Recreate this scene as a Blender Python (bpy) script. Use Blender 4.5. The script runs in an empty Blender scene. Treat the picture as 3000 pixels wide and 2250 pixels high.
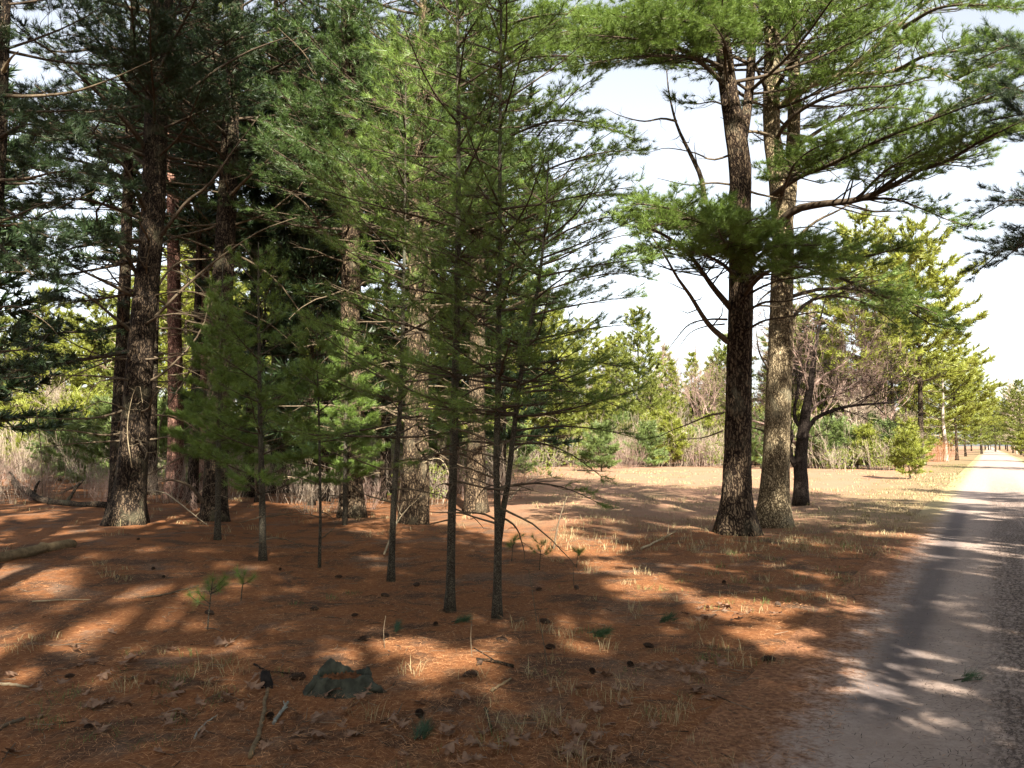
import bpy, math, random
import numpy as np
from math import radians as R, sin, cos, pi

C = bpy.context.scene.collection
SC = bpy.context.scene

# ---------------------------------------------------------------- camera maths
F = 2450.0                 # focal length in pixels of a 3000 px wide frame
CAM_Z = 1.55
PITCH = math.atan(180.0 / F)
K = 3000.0 / 2212.0        # all picture measurements below were taken on a 2212 px wide print

def ray(dx, dy):
    xr = (dx * K - 1500) / F
    yr = (1125 - dy * K) / F
    return np.array([xr, cos(PITCH) - yr * sin(PITCH), sin(PITCH) + yr * cos(PITCH)])

def at(dx, dy, Y):
    r = ray(dx, dy)
    return np.array([0, 0, CAM_Z]) + r * (Y / r[1])

def gnd(dx, dy):
    r = ray(dx, dy)
    p = np.array([0, 0, CAM_Z]) + r * (CAM_Z / -r[2])
    p[2] = hgt(p[0], p[1])
    return p

def proj(p):
    p = np.asarray(p, float)
    q = p - np.array([0, 0, CAM_Z])
    f = q[..., 1] * cos(PITCH) + q[..., 2] * sin(PITCH)
    u = -q[..., 1] * sin(PITCH) + q[..., 2] * cos(PITCH)
    f = np.where(np.abs(f) < 1e-3, 1e-3, f)
    return (1500 + F * q[..., 0] / f) / K, (1125 - F * u / f) / K, f

# road frame: s along the road, q across it (positive to the right)
RU = np.array([0.494, 0.869])
RN = np.array([0.869, -0.494])
ROAD_L, ROAD_R = -0.98, 2.66

def road_xy(q, s):
    return RU * s + RN * q

def sstep(x):
    x = np.clip(x, 0, 1)
    return x * x * (3 - 2 * x)

def hgt(x, y):
    x = np.asarray(x, float); y = np.asarray(y, float)
    r = np.hypot(x, y)
    q = x * RN[0] + y * RN[1]
    m = sstep((np.abs(q - 0.84) - 2.3 - 0.03 * r) / 3.0)
    h = (0.06 * np.sin(.52 * x + 1.3) * np.sin(.37 * y + .5) + 0.03 * np.sin(1.3 * x + .7 * y)
         + 0.018 * np.sin(2.9 * x - 1.1 * y + 2) + 0.012 * np.sin(4.3 * y + 1.9 * x))
    return h * m

# ---------------------------------------------------------------- mesh builder
def nrm(v):
    return v / np.maximum(np.linalg.norm(v, axis=-1, keepdims=True), 1e-9)

class Geo:
    def __init__(s):
        s.v = []; s.q = []; s.t = []; s.n = 0
        s.qm = []; s.tm = []
    def add(s, v, quads=None, tris=None, mi=0):
        v = np.asarray(v, np.float32).reshape(-1, 3)
        if quads is not None and len(quads):
            a = np.asarray(quads, np.int32).reshape(-1, 4) + s.n
            s.q.append(a); s.qm.append(np.full(len(a), mi, np.int32))
        if tris is not None and len(tris):
            a = np.asarray(tris, np.int32).reshape(-1, 3) + s.n
            s.t.append(a); s.tm.append(np.full(len(a), mi, np.int32))
        s.v.append(v); s.n += len(v)
    def tube(s, path, rad, k=6, cap=True, mi=0, rnoise=None):
        path = np.asarray(path, float); rad = np.asarray(rad, float)
        n = len(path)
        t = nrm(np.gradient(path, axis=0))
        m = nrm(t.mean(0)[None])[0]
        ref = np.array([0, 0, 1.]) if abs(m[2]) < .8 else np.array([1., 0, 0])
        u = nrm(np.cross(t, ref)); w = np.cross(t, u)
        a = np.arange(k) * 2 * pi / k
        rr = rad[:, None] * (np.ones((n, k)) if rnoise is None else rnoise)
        ring = path[:, None, :] + rr[..., None] * (np.cos(a)[None, :, None] * u[:, None, :] + np.sin(a)[None, :, None] * w[:, None, :])
        i = np.arange(n - 1)[:, None] * k; j = np.arange(k)[None, :]; j2 = (j + 1) % k
        q = np.stack([i + j, i + j2, i + k + j2, i + k + j], -1).reshape(-1, 4)
        v = ring.reshape(-1, 3)
        tr = None
        if cap:
            v = np.vstack([v, path[:1], path[-1:]])
            jj = np.arange(k)
            tr = np.vstack([np.stack([(jj + 1) % k, jj, np.full(k, n * k)], -1),
                            np.stack([(n - 1) * k + jj, (n - 1) * k + (jj + 1) % k, np.full(k, n * k + 1)], -1)])
        s.add(v, q, tr, mi)
    def segs(s, A, B, ra, rb, k=3, mi=0):
        A = np.asarray(A, float); B = np.asarray(B, float); N = len(A)
        if not N: return
        ra = np.broadcast_to(np.asarray(ra, float), (N,)); rb = np.broadcast_to(np.asarray(rb, float), (N,))
        t = nrm(B - A)
        ref = np.where(np.abs(t[:, 2:3]) < .8, np.array([[0, 0, 1.]]), np.array([[1., 0, 0]]))
        u = nrm(np.cross(t, ref)); w = np.cross(t, u)
        a = np.arange(k) * 2 * pi / k
        off = np.cos(a)[None, :, None] * u[:, None] + np.sin(a)[None, :, None] * w[:, None]
        v = np.concatenate([A[:, None] + off * ra[:, None, None], B[:, None] + off * rb[:, None, None]], 1)
        j = np.arange(k); j2 = (j + 1) % k
        q = np.stack([j, j2, k + j2, k + j], -1)
        q = (np.arange(N) * 2 * k)[:, None, None] + q[None]
        s.add(v.reshape(-1, 3), q.reshape(-1, 4), None, mi)
    def build(s, name, mats, parent=None, smooth=False, loc=None):
        me = bpy.data.meshes.new(name)
        if s.n:
            v = np.concatenate(s.v)
            q = np.concatenate(s.q) if s.q else np.zeros((0, 4), np.int32)
            t = np.concatenate(s.t) if s.t else np.zeros((0, 3), np.int32)
            me.vertices.add(len(v)); me.vertices.foreach_set('co', v.ravel())
            loops = np.concatenate([q.ravel(), t.ravel()]).astype(np.int32)
            me.loops.add(len(loops)); me.loops.foreach_set('vertex_index', loops)
            st = np.concatenate([np.arange(len(q)) * 4, len(q) * 4 + np.arange(len(t)) * 3]).astype(np.int32)
            me.polygons.add(len(st)); me.polygons.foreach_set('loop_start', st)
            mi = np.concatenate(s.qm + s.tm).astype(np.int32)
            me.polygons.foreach_set('material_index', mi)
            if smooth: me.polygons.foreach_set('use_smooth', np.ones(len(st), bool))
            me.update(calc_edges=True)
        for m in (mats if isinstance(mats, (list, tuple)) else [mats]): me.materials.append(m)
        o = bpy.data.objects.new(name, me); C.objects.link(o)
        if parent is not None: o.parent = parent
        if loc is not None: o.location = loc
        return o

def tag(o, label, cat, group=None, kind=None):
    if label: o['label'] = label
    if cat: o['category'] = cat
    if group: o['group'] = group
    if kind: o['kind'] = kind
    return o

def thing(name, label, cat, loc, group=None, rz=0, sc=1):
    o = bpy.data.objects.new(name, None); C.objects.link(o)
    o.location = loc; o.rotation_euler = (0, 0, rz); o.scale = (sc, sc, sc)
    o.empty_display_size = .2
    return tag(o, label, cat, group)

def dup(o, loc, rz=0, sc=1, label=None, group=None, rot=None, szm=1):
    r = o.copy(); C.objects.link(r)
    r.location = loc; r.rotation_euler = rot if rot else (0, 0, rz)
    r.scale = (sc, sc, sc * szm)
    if label: r['label'] = label
    if group: r['group'] = group
    for ch in list(o.children):
        c = ch.copy(); C.objects.link(c); c.parent = r
        for g in list(ch.children):
            d = g.copy(); C.objects.link(d); d.parent = c
    return r

# ---------------------------------------------------------------- materials
def mat(name):
    m = bpy.data.materials.new(name); m.use_nodes = True
    nt = m.node_tree; nt.nodes.clear()
    out = nt.nodes.new('ShaderNodeOutputMaterial')
    return m, nt, out

class NT:
    """small helper for wiring nodes"""
    def __init__(s, nt): s.nt = nt
    def n(s, t, **k):
        x = s.nt.nodes.new(t)
        for a, b in k.items():
            if a.startswith('i_'):
                key = a[2:]
                x.inputs[int(key) if key.isdigit() else key.replace('_', ' ')].default_value = b
            else: setattr(x, a, b)
        return x
    def l(s, a, b): s.nt.links.new(a, b)
    def pos(s, scale=(1, 1, 1), rot=(0, 0, 0)):
        t = s.n('ShaderNodeTexCoord'); m = s.n('ShaderNodeMapping')
        m.inputs['Scale'].default_value = scale; m.inputs['Rotation'].default_value = rot
        s.l(t.outputs['Object'], m.inputs['Vector']); return m.outputs['Vector']
    def noise(s, vec, scale, detail=4, rough=.55, dist=0):
        x = s.n('ShaderNodeTexNoise'); x.inputs['Scale'].default_value = scale; x.inputs['Detail'].default_value = detail
        x.inputs['Roughness'].default_value = rough; x.inputs['Distortion'].default_value = dist
        s.l(vec, x.inputs['Vector']); return x.outputs['Fac']
    def ramp(s, fac, stops, interp='LINEAR'):
        x = s.n('ShaderNodeValToRGB'); e = x.color_ramp.elements; x.color_ramp.interpolation = interp
        while len(e) < len(stops): e.new(.5)
        for i, (p, c) in enumerate(stops):
            e[i].position = p; e[i].color = (*c, 1) if len(c) == 3 else c
        s.l(fac, x.inputs['Fac']); return x.outputs['Color']
    def mix(s, fac, a, b):
        x = s.n('ShaderNodeMix', data_type='RGBA')
        if isinstance(fac, (int, float)): x.inputs[0].default_value = fac
        else: s.l(fac, x.inputs[0])
        for v, i in ((a, 6), (b, 7)):
            if isinstance(v, tuple): x.inputs[i].default_value = (*v, 1)
            else: s.l(v, x.inputs[i])
        return x.outputs[2]
    def math(s, op, a, b=None, clamp=False):
        x = s.n('ShaderNodeMath', operation=op, use_clamp=clamp)
        for v, i in ((a, 0), (b, 1)):
            if v is None: continue
            if isinstance(v, (int, float)): x.inputs[i].default_value = v
            else: s.l(v, x.inputs[i])
        return x.outputs[0]
    def sm(s, v, a, b):
        x = s.n('ShaderNodeMapRange', interpolation_type='SMOOTHSTEP', clamp=True)
        x.inputs['From Min'].default_value = a; x.inputs['From Max'].default_value = b
        s.l(v, x.inputs['Value']); return x.outputs[0]
    def dot(s, vec, d):
        x = s.n('ShaderNodeVectorMath', operation='DOT_PRODUCT'); s.l(vec, x.inputs[0]); x.inputs[1].default_value = d
        return x.outputs['Value']
    def bump(s, h, strength, dist):
        x = s.n('ShaderNodeBump'); x.inputs['Strength'].default_value = strength; x.inputs['Distance'].default_value = dist
        s.l(h, x.inputs['Height']); return x.outputs['Normal']
    def bsdf(s, col, rough=.9, normal=None, spec=.2):
        x = s.n('ShaderNodeBsdfPrincipled'); x.inputs['Roughness'].default_value = rough
        x.inputs['Specular IOR Level'].default_value = spec
        if isinstance(col, tuple): x.inputs['Base Color'].default_value = (*col, 1)
        else: s.l(col, x.inputs['Base Color'])
        if normal is not None: s.l(normal, x.inputs['Normal'])
        return x.outputs[0]

def needle_mat(name, c1, c2, c3, trans=.35):
    m, nt, out = mat(name); h = NT(nt)
    g = h.n('ShaderNodeNewGeometry')
    v = h.pos()
    nz = h.noise(v, .9, 2)
    col = h.ramp(g.outputs['Random Per Island'], [(0, c1), (.5, c2), (.93, c2), (1, c3)])
    col2 = h.mix(h.sm(nz, .35, .7), col, h.mix(.5, col, c2))
    hsv = h.n('ShaderNodeHueSaturation'); h.l(col2, hsv.inputs['Color'])
    mr = h.n('ShaderNodeMapRange'); h.l(nz, mr.inputs['Value'])
    mr.inputs['From Min'].default_value = .3; mr.inputs['From Max'].default_value = .7
    mr.inputs['To Min'].default_value = .8; mr.inputs['To Max'].default_value = 1.2
    h.l(mr.outputs[0], hsv.inputs['Value'])
    c = hsv.outputs['Color']
    p = h.bsdf(c, .42, None, .45)
    t = h.n('ShaderNodeBsdfTranslucent'); h.l(c, t.inputs['Color'])
    mx = h.n('ShaderNodeMixShader'); mx.inputs[0].default_value = trans
    h.l(p, mx.inputs[1]); h.l(t.outputs[0], mx.inputs[2]); h.l(mx.outputs[0], out.inputs['Surface'])
    return m

def bark_mat(name, dark, mid, light, sc=1.0, lichen=None, bumpd=.02):
    m, nt, out = mat(name); h = NT(nt)
    v = h.pos((1, 1, .16)); v2 = h.pos((1, 1, 1)); v3 = h.pos((1, 1, .5))
    wv = h.n('ShaderNodeTexNoise'); wv.inputs['Scale'].default_value = 7 * sc; wv.inputs['Detail'].default_value = 4; h.l(v2, wv.inputs['Vector'])
    mv = h.n('ShaderNodeVectorMath', operation='MULTIPLY_ADD'); h.l(wv.outputs['Color'], mv.inputs[0]); mv.inputs[1].default_value = (.16, .16, .16); h.l(v, mv.inputs[2])
    vo = h.n('ShaderNodeTexVoronoi', feature='DISTANCE_TO_EDGE'); vo.inputs['Scale'].default_value = 24 * sc
    h.l(mv.outputs[0], vo.inputs['Vector'])
    edge = h.sm(vo.outputs['Distance'], 0.0, .30)
    n1 = h.noise(v3, 42 * sc, 6, .7); n2 = h.noise(v2, 2.2, 4); n3 = h.noise(v, 11 * sc, 4, .6)
    f = h.math('ADD', h.math('MULTIPLY', edge, .42), h.math('ADD', h.math('MULTIPLY', n1, .30), h.math('MULTIPLY', n3, .46)))
    col = h.ramp(f, [(.40, dark), (.62, mid), (.84, light)])
    if lichen:
        col = h.mix(h.math('MULTIPLY', h.sm(n2, .52, .68), .5), col, lichen)
    hh = h.math('ADD', h.math('MULTIPLY', edge, .6), h.math('ADD', h.math('MULTIPLY', n1, .5), h.math('MULTIPLY', n3, .5)))
    h.l(h.bsdf(col, .95, h.bump(hh, .9, bumpd), .1), out.inputs['Surface'])
    return m

def plain_mat(name, c1, c2, scale=12, rough=.9, bumpd=.01, island=False):
    m, nt, out = mat(name); h = NT(nt)
    n = h.noise(h.pos(), scale, 5, .6)
    if island:
        g = h.n('ShaderNodeNewGeometry')
        n2 = h.math('ADD', h.math('MULTIPLY', n, .35), h.math('MULTIPLY', g.outputs['Random Per Island'], .65))
    else: n2 = n
    col = h.ramp(n2, [(.25, c1), (.75, c2)])
    h.l(h.bsdf(col, rough, h.bump(n, .6, bumpd), .15), out.inputs['Surface'])
    return m

M = {}
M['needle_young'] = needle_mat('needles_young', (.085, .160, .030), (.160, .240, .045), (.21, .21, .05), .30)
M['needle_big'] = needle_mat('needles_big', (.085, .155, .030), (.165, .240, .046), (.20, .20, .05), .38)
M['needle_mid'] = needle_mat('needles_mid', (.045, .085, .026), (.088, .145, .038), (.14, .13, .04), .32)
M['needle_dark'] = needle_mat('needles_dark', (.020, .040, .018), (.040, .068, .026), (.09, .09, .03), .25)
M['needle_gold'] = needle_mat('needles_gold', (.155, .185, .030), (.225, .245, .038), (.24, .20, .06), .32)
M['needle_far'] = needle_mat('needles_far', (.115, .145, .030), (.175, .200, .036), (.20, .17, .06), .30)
M['needle_blue'] = needle_mat('needles_blue', (.10, .155, .050), (.155, .205, .060), (.18, .18, .06), .30)
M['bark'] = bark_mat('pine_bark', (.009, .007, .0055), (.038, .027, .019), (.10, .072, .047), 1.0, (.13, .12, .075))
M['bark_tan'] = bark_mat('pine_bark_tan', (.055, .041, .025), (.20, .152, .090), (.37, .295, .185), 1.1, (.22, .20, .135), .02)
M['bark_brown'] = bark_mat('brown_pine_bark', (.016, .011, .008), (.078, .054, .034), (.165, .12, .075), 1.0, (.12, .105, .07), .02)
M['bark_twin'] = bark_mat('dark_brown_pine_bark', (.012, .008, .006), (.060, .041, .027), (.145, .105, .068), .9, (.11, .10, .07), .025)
M['bark_red'] = bark_mat('red_pine_bark', (.06, .032, .024), (.22, .115, .082), (.34, .20, .15), 1.0, None, .015)
M['bark_young'] = bark_mat('young_bark', (.028, .024, .018), (.070, .060, .045), (.12, .105, .075), 2.2, (.12, .13, .09), .004)
M['bark_black'] = bark_mat('cherry_bark', (.012, .009, .008), (.035, .026, .022), (.07, .055, .045), 1.6, None, .01)
M['branch'] = plain_mat('branch_bark', (.035, .025, .018), (.10, .075, .05), 18)
M['deadwood'] = plain_mat('dead_branch_wood', (.06, .045, .03), (.17, .13, .085), 18)
M['pale'] = plain_mat('pale_weathered_wood', (.20, .15, .09), (.42, .34, .22), 14)
M['twig_pink'] = plain_mat('bare_twigs', (.16, .105, .085), (.30, .21, .17), 3, island=True)
M['twig_grey'] = plain_mat('grey_twigs', (.22, .17, .13), (.42, .34, .26), 3, island=True)
M['pale_bark'] = plain_mat('pale_bark', (.25, .20, .16), (.42, .36, .30), 6)

# ---------------------------------------------------------------- branches and needles
def needles(G, P, D, n, L, w, spread, rng, up=.05, mi=0):
    N = len(P)
    if not N: return
    p = np.repeat(P, n, 0); d0 = np.repeat(D, n, 0)
    d = nrm(d0 + spread * rng.standard_normal((N * n, 3)) + np.array([0, 0, up]))
    ln = L * rng.uniform(.6, 1.1, (N * n, 1))
    sd = nrm(np.cross(d, rng.standard_normal((N * n, 3)))) * (w / 2)
    p = p - d0 * rng.uniform(0, .6, (N * n, 1)) * L * .6
    v = np.stack([p - sd, p + sd, p + d * ln], 1).reshape(-1, 3)
    G.add(v, None, np.arange(N * n * 3).reshape(-1, 3), mi)

def interp(path, ts):
    n = len(path) - 1
    x = np.clip(np.asarray(ts) * n, 0, n - 1e-6); i = x.astype(int); f = (x - i)[:, None]
    return path[i] * (1 - f) + path[i + 1] * f, nrm(path[i + 1] - path[i])

def resample(pts, n):
    pts = np.asarray(pts, float)
    # Catmull-Rom through the points, n samples equally spaced
    P = np.vstack([2 * pts[0] - pts[1], pts, 2 * pts[-1] - pts[-2]])
    out = []
    for i in range(1, len(P) - 2):
        t = np.linspace(0, 1, 12, endpoint=False)[:, None]
        a, b, c, d = P[i - 1], P[i], P[i + 1], P[i + 2]
        out.append(.5 * (2 * b + (c - a) * t + (2 * a - 5 * b + 4 * c - d) * t ** 2 + (3 * b - a - 3 * c + d) * t ** 3))
    out = np.vstack(out + [pts[-1:]])
    s = np.concatenate([[0], np.cumsum(np.linalg.norm(np.diff(out, axis=0), axis=1))])
    x = np.linspace(0, s[-1], n)
    return np.stack([np.interp(x, s, out[:, k]) for k in range(out.shape[1])], -1)

NEAR = dict(sp=.085, sl=.42, slmax=.85, t0=.22, fol=.25, ter=.085, tlen=(.07, .2), nn=20, L=.105, w=.0042, spread=.50, up=.10, k=5)
MIDD = dict(sp=.13, sl=.40, slmax=1.5, t0=.22, fol=.35, ter=.125, tlen=(.1, .34), nn=17, L=.14, w=.0085, spread=.52, up=.10, k=6)
SAPL = dict(sp=.055, sl=.55, slmax=.5, t0=.2, fol=.15, ter=.06, tlen=(.06, .16), nn=18, L=.105, w=.0048, spread=.55, up=.12, k=5)
LOWD = dict(sp=.23, sl=.38, slmax=1.6, t0=.2, fol=.3, ter=.22, tlen=(.2, .5), nn=13, L=.26, w=.024, spread=.55, up=.1, k=4)
FARD = dict(sp=.36, sl=.42, slmax=1.7, t0=.15, fol=.2, ter=.34, tlen=(.2, .5), nn=12, L=.38, w=.065, spread=.6, up=.15, k=3)

def limb(path, r0, B, N, c, rng, dead=False, fol=None, twigs=True, dens=1.0):
    """one limb: tapering stem, side twigs in its plane, finer twigs and needle tufts"""
    path = np.asarray(path, float)
    L = np.linalg.norm(np.diff(path, axis=0), axis=1).sum()
    t = np.linspace(0, 1, len(path))
    B.tube(path, r0 * (1 - .88 * t ** .9) + .0015, c['k'], cap=False)
    sp = c['sp'] * (2.4 if dead else 1 / dens)
    ns = max(2, int(L / sp))
    ts = np.clip(np.linspace(c['t0'], .985, ns) + rng.uniform(-.4, .4, ns) / ns, .05, .99)
    b, tg = interp(path, ts)
    side = nrm(np.cross(tg, np.array([0, 0, 1.])))
    sg = np.where(np.arange(ns) % 2, 1., -1.)[:, None]
    if dead:
        ang = np.radians(rng.uniform(25, 85, ns))[:, None]
        upv = rng.uniform(-.6, .6, (ns, 1))
    else:
        ang = np.radians(rng.uniform(35, 65, ns))[:, None]
        upv = rng.uniform(-.25, .5, (ns, 1)) if c.get('wide') else rng.uniform(-.12, .28, (ns, 1))
    d = nrm(np.cos(ang) * tg + np.sin(ang) * side * sg + upv * np.array([0, 0, 1.]))
    ls = np.clip(c['sl'] * L * (1.08 - ts) * rng.uniform(.55, 1.2, ns) + .10, .1, c['slmax'] * (1.1 - .5 * ts))
    if dead: ls *= rng.uniform(.3, .8, ns)
    lsn = ls[:, None]
    mid = b + d * lsn * .5 + rng.normal(0, .04, (ns, 3)) * lsn
    d2 = nrm(d * .75 + tg * .45 + np.array([0, 0, .12]) + rng.normal(0, .25 if dead else .1, (ns, 3)))
    end = mid + d2 * lsn * .5
    rs = np.clip(r0 * .32 * (1 - ts) + .002, .002, .02)
    B.segs(b, mid, rs, rs * .75); B.segs(mid, end, rs * .75, np.full(ns, .0012))
    # finer twigs
    m = np.maximum(1, (ls / (c['ter'] * (2.2 if dead else 1))).astype(int))
    idx = np.repeat(np.arange(ns), m); NT_ = len(idx)
    u = rng.uniform(.2, 1, NT_)[:, None]
    bb = np.where(u < .5, b[idx] + (mid - b)[idx] * (u * 2), mid[idx] + (end - mid)[idx] * (u * 2 - 1))
    dd = np.where(u < .5, d[idx], d2[idx])
    s2 = nrm(np.cross(dd, np.array([0, 0, 1.])) + 1e-6) * np.where(rng.random((NT_, 1)) < .5, 1, -1)
    d3 = nrm(dd * .75 + s2 * rng.uniform(.3, .9, (NT_, 1)) + np.array([0, 0, 1.]) * rng.uniform(-.15, .5, (NT_, 1)))
    lt = rng.uniform(*c['tlen'], NT_)[:, None] * (1.15 - .4 * u)
    ee = bb + d3 * lt
    if twigs: B.segs(bb, ee, np.full(NT_, max(.0018, c['w'] * .22)), np.full(NT_, .001))
    if dead or N is None: return
    ft = c['fol'] if fol is None else fol
    ok = ts[idx] * .7 + u[:, 0] * .3 + rng.normal(0, .06, NT_) > ft
    ok |= u[:, 0] > 1.0 - .35 * (ts[idx] / max(ft, .05))
    P = np.concatenate([ee[ok], (bb + d3 * lt * .45)[ok]]); Dd = np.concatenate([d3[ok], d3[ok]])
    oks = ts > ft * .8
    P = np.concatenate([P, end[oks], (mid * .4 + end * .6)[oks], path[-1:]]); Dd = np.concatenate([Dd, d2[oks], d2[oks], tg[-1:]])
    needles(N, P, Dd, c['nn'], c['L'], c['w'], c['spread'], rng, c['up'])

def bpath(p0, az, el0, el1, L, rng, n=9, wob=.06):
    """a branch path starting at p0 with compass az, elevation easing from el0 to el1"""
    t = np.linspace(0, 1, n)
    el = el0 + (el1 - el0) * t + np.cumsum(rng.normal(0, wob, n)) * .6
    a = az + np.cumsum(rng.normal(0, wob, n))
    st = np.stack([np.cos(a) * np.cos(el), np.sin(a) * np.cos(el), np.sin(el)], -1) * (L / (n - 1))
    return np.vstack([[p0], p0 + np.cumsum(st[1:], 0)])

# sky that shows between the trees in the photograph: boughs of the generated whorls are pruned there
GAPS = [(1262, 150, 1420, 330), (1400, 165, 1545, 430), (1230, 205, 1330, 300), (1420, 350, 1560, 430),
        (2040, 330, 2212, 420), (2090, 600, 2212, 720), (1300, 560, 1560, 700), (30, 20, 130, 60), (20, 255, 75, 360)]

def in_gap(P):
    x, y, f = proj(P)
    for x0, y0, x1, y1 in GAPS:
        if np.any((x > x0) & (x < x1) & (y > y0) & (y < y1) & (f > 0)): return True
    return False

class Trunk:
    """a trunk given as points and radii in world space, kept relative to its base"""
    def __init__(s, pts, rads, H=None, taper_top=.03, step=.22):
        pts = np.asarray(pts, float); rads = np.asarray(rads, float)
        if H is not None and pts[-1][2] < H:
            d = nrm((pts[-1] - pts[-2])[None])[0]; d = nrm((d * .6 + np.array([0, 0, .6]))[None])[0]
            e = pts[-1] + d * (H - pts[-1][2]) / d[2]
            mid = (pts[-1] + e) / 2
            pts = np.vstack([pts, mid, e]); rads = np.concatenate([rads, [rads[-1] * .55 + taper_top * .3, taper_top]])
        a = np.column_stack([pts, rads])
        n = max(6, int(np.linalg.norm(np.diff(pts, axis=0), axis=1).sum() / step))
        a = resample(a, n)
        s.base = a[0, :3].copy(); s.p = a[:, :3]; s.r = np.maximum(a[:, 3], .004)
    def pos(s, z):
        zz = s.p[:, 2]
        return np.array([np.interp(z, zz, s.p[:, k]) for k in range(3)])
    def rad(s, z): return float(np.interp(z, s.p[:, 2], s.r))
    def mesh(s, G, rng, k=16, flare=.45, rough=.05, base=None, fh=.28):
        z = s.p[:, 2] - s.p[0, 2]
        n = len(z)
        a = np.arange(k) * 2 * pi / k
        ph = rng.uniform(0, 6.28, 6)
        ridge = sum(np.cos(m * a[None] + ph[i] + .5 * np.sin(z[:, None] * (.7 + i * .4) + ph[i])) * amp
                    for i, (m, amp) in enumerate([(2, .03), (3, .035), (5, .03), (7, .02)]))
        roots = np.cos(5 * a[None] + ph[4]) * .45 + np.cos(3 * a[None] + ph[5]) * .3
        fl = np.exp(-z / fh)[:, None] * flare
        rn = 1 + ridge * (rough / .05) * .8 + fl * (1 + roots * .6) + rng.normal(0, rough * .45, (n, k))
        b = s.base if base is None else base
        p = s.p - b
        p[0, 2] -= .12
        G.tube(p, s.r, k, True, 0, rn)

def D_trunk(pts, Y, H=None, lean=None, **kw):
    """trunk from measured (x, y, width) triples at distance Y; first point is pinned to the ground"""
    P = []; rr = []
    for i, q in enumerate(pts):
        y = Y if lean is None else Y + lean[i]
        p = at(q[0], q[1], y)
        if i == 0: p[2] = hgt(p[0], p[1])
        P.append(p); rr.append(q[2] * K / 2 / F * y)
    return Trunk(P, rr, H, **kw)

def grow(tr, label, bark, seed, cfg, z_live, z_dead, Lmax, needle, cat='pine tree', name='pine_tree', group=None, dz=(.45, .75), nb=(4, 6),
         live_fol=None, split=True, extra=(), prof=1.6, el=(.05, .25), k=16, flare=.45, dead_mat='deadwood', dead_n=(2, 4), prune=True,
         dens=1.0, stems=(), fork_live=True, rough=.05, r_b=.011, fh=.28, stop_z=None, keep=None, hi_cfg=None):
    rng = np.random.default_rng(seed)
    base = tr.base.copy()
    root = thing(name, label, cat, base, group)
    G = Geo(); tr.mesh(G, rng, k, flare, rough, None, fh); G.build('trunk', M[bark], root, True)
    for st in stems:
        G = Geo(); st.mesh(G, rng, 12, 0, rough, base); G.build('stem', M[bark], root, True)
    N = Geo(); rest = Geo(); items = []
    H = tr.p[-1, 2]
    big = 'roadside' in label or 'by the road' in label or 'thickest' in label
    def add(path, r0, dead, fol=None, c=None, must=False, m=None):
        c = dict(c or cfg)
        if must and not dead: c['nn'] = int(c['nn'] * 1.2); c['w'] = c['w'] * (1.15 if big else 1); c['wide'] = big
        B = Geo()
        limb(path - base, r0, B, N, c, rng, dead, fol, True, dens * (1.2 if must and big else 1))
        x, y, f = proj(path)
        vis = np.mean((x > -20) & (x < 2232) & (y > -30) & (y < 1680) & (f > 0))
        L = np.linalg.norm(path[-1] - path[0])
        items.append((vis * L + (99 if must else 0), B, m or (dead_mat if dead else 'branch')))
    for t_i, T in enumerate((tr,) + tuple(stems)):
        HH = T.p[-1, 2]; z0t = T.p[0, 2] + .4
        z = max(z_dead, z0t) if t_i else z_dead
        while z < HH - .15:
            live = z > z_live
            n = rng.integers(*nb) if live else rng.integers(*dead_n)
            a0 = rng.uniform(0, 6.28)
            for j in range(n):
                zz = z + rng.uniform(-.08, .08)
                az = a0 + j * 2 * pi / max(n, 1) + rng.normal(0, .25)
                if live:
                    p = (HH - zz) / max(HH - z_live, .1)
                    L = Lmax * min(1, p * prof) ** .8 * rng.uniform(.6, 1.1)
                    e0 = el[0] + (1 - p) * .6 + rng.normal(0, .08); e1 = e0 + el[1] + rng.normal(0, .1)
                else:
                    L = Lmax * rng.uniform(.25, .8); e0 = rng.normal(.1, .25); e1 = rng.normal(-.2, .45)
                p0 = T.pos(zz) + T.rad(zz) * .6 * np.array([cos(az), sin(az), 0])
                path = bpath(p0, az, e0, e1, L, rng, wob=.06 if live else .13)
                if keep is not None:
                    kp = keep(path, live)
                    if kp is None or kp is False: continue
                    if kp is not True: path = kp
                if prune and in_gap(path[3:]): continue
                cc = cfg
                if hi_cfg and proj(p0)[1] < -250: cc = hi_cfg
                add(path, r_b * np.linalg.norm(path[-1] - path[0]) ** .8 + .004, not live, live_fol, cc)
            z += rng.uniform(*dz)
    for e in extra:
        add(e['path'], e['r'], e.get('dead', False), e.get('fol'), e.get('cfg'), True, e.get('mat'))
    items.sort(key=lambda i: -i[0])
    rest = {}
    for i, (v, B, m) in enumerate(items):
        if split and i < 95 and v > .25: B.build('branch', M[m], root, True)
        else:
            g = rest.setdefault(m, Geo())
            off = g.n
            for a in B.v: g.v.append(a)
            for a, mm in zip(B.q, B.qm): g.q.append(a + off); g.qm.append(mm)
            for a, mm in zip(B.t, B.tm): g.t.append(a + off); g.tm.append(mm)
            g.n += B.n
    for m, g in rest.items():
        if g.n: tag(g.build('twig_mass', M[m], root, True), None, None, kind='stuff')
    if N.n: N.build('crown', M[needle], root)
    return root

def dl(pts, r, **k):
    """a limb measured on the photograph: (x, y, distance) triples"""
    n = k.pop('n', 14)
    P = resample(np.array([at(*p) for p in pts]), n)
    return dict(path=P, r=r, **k)

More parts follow.
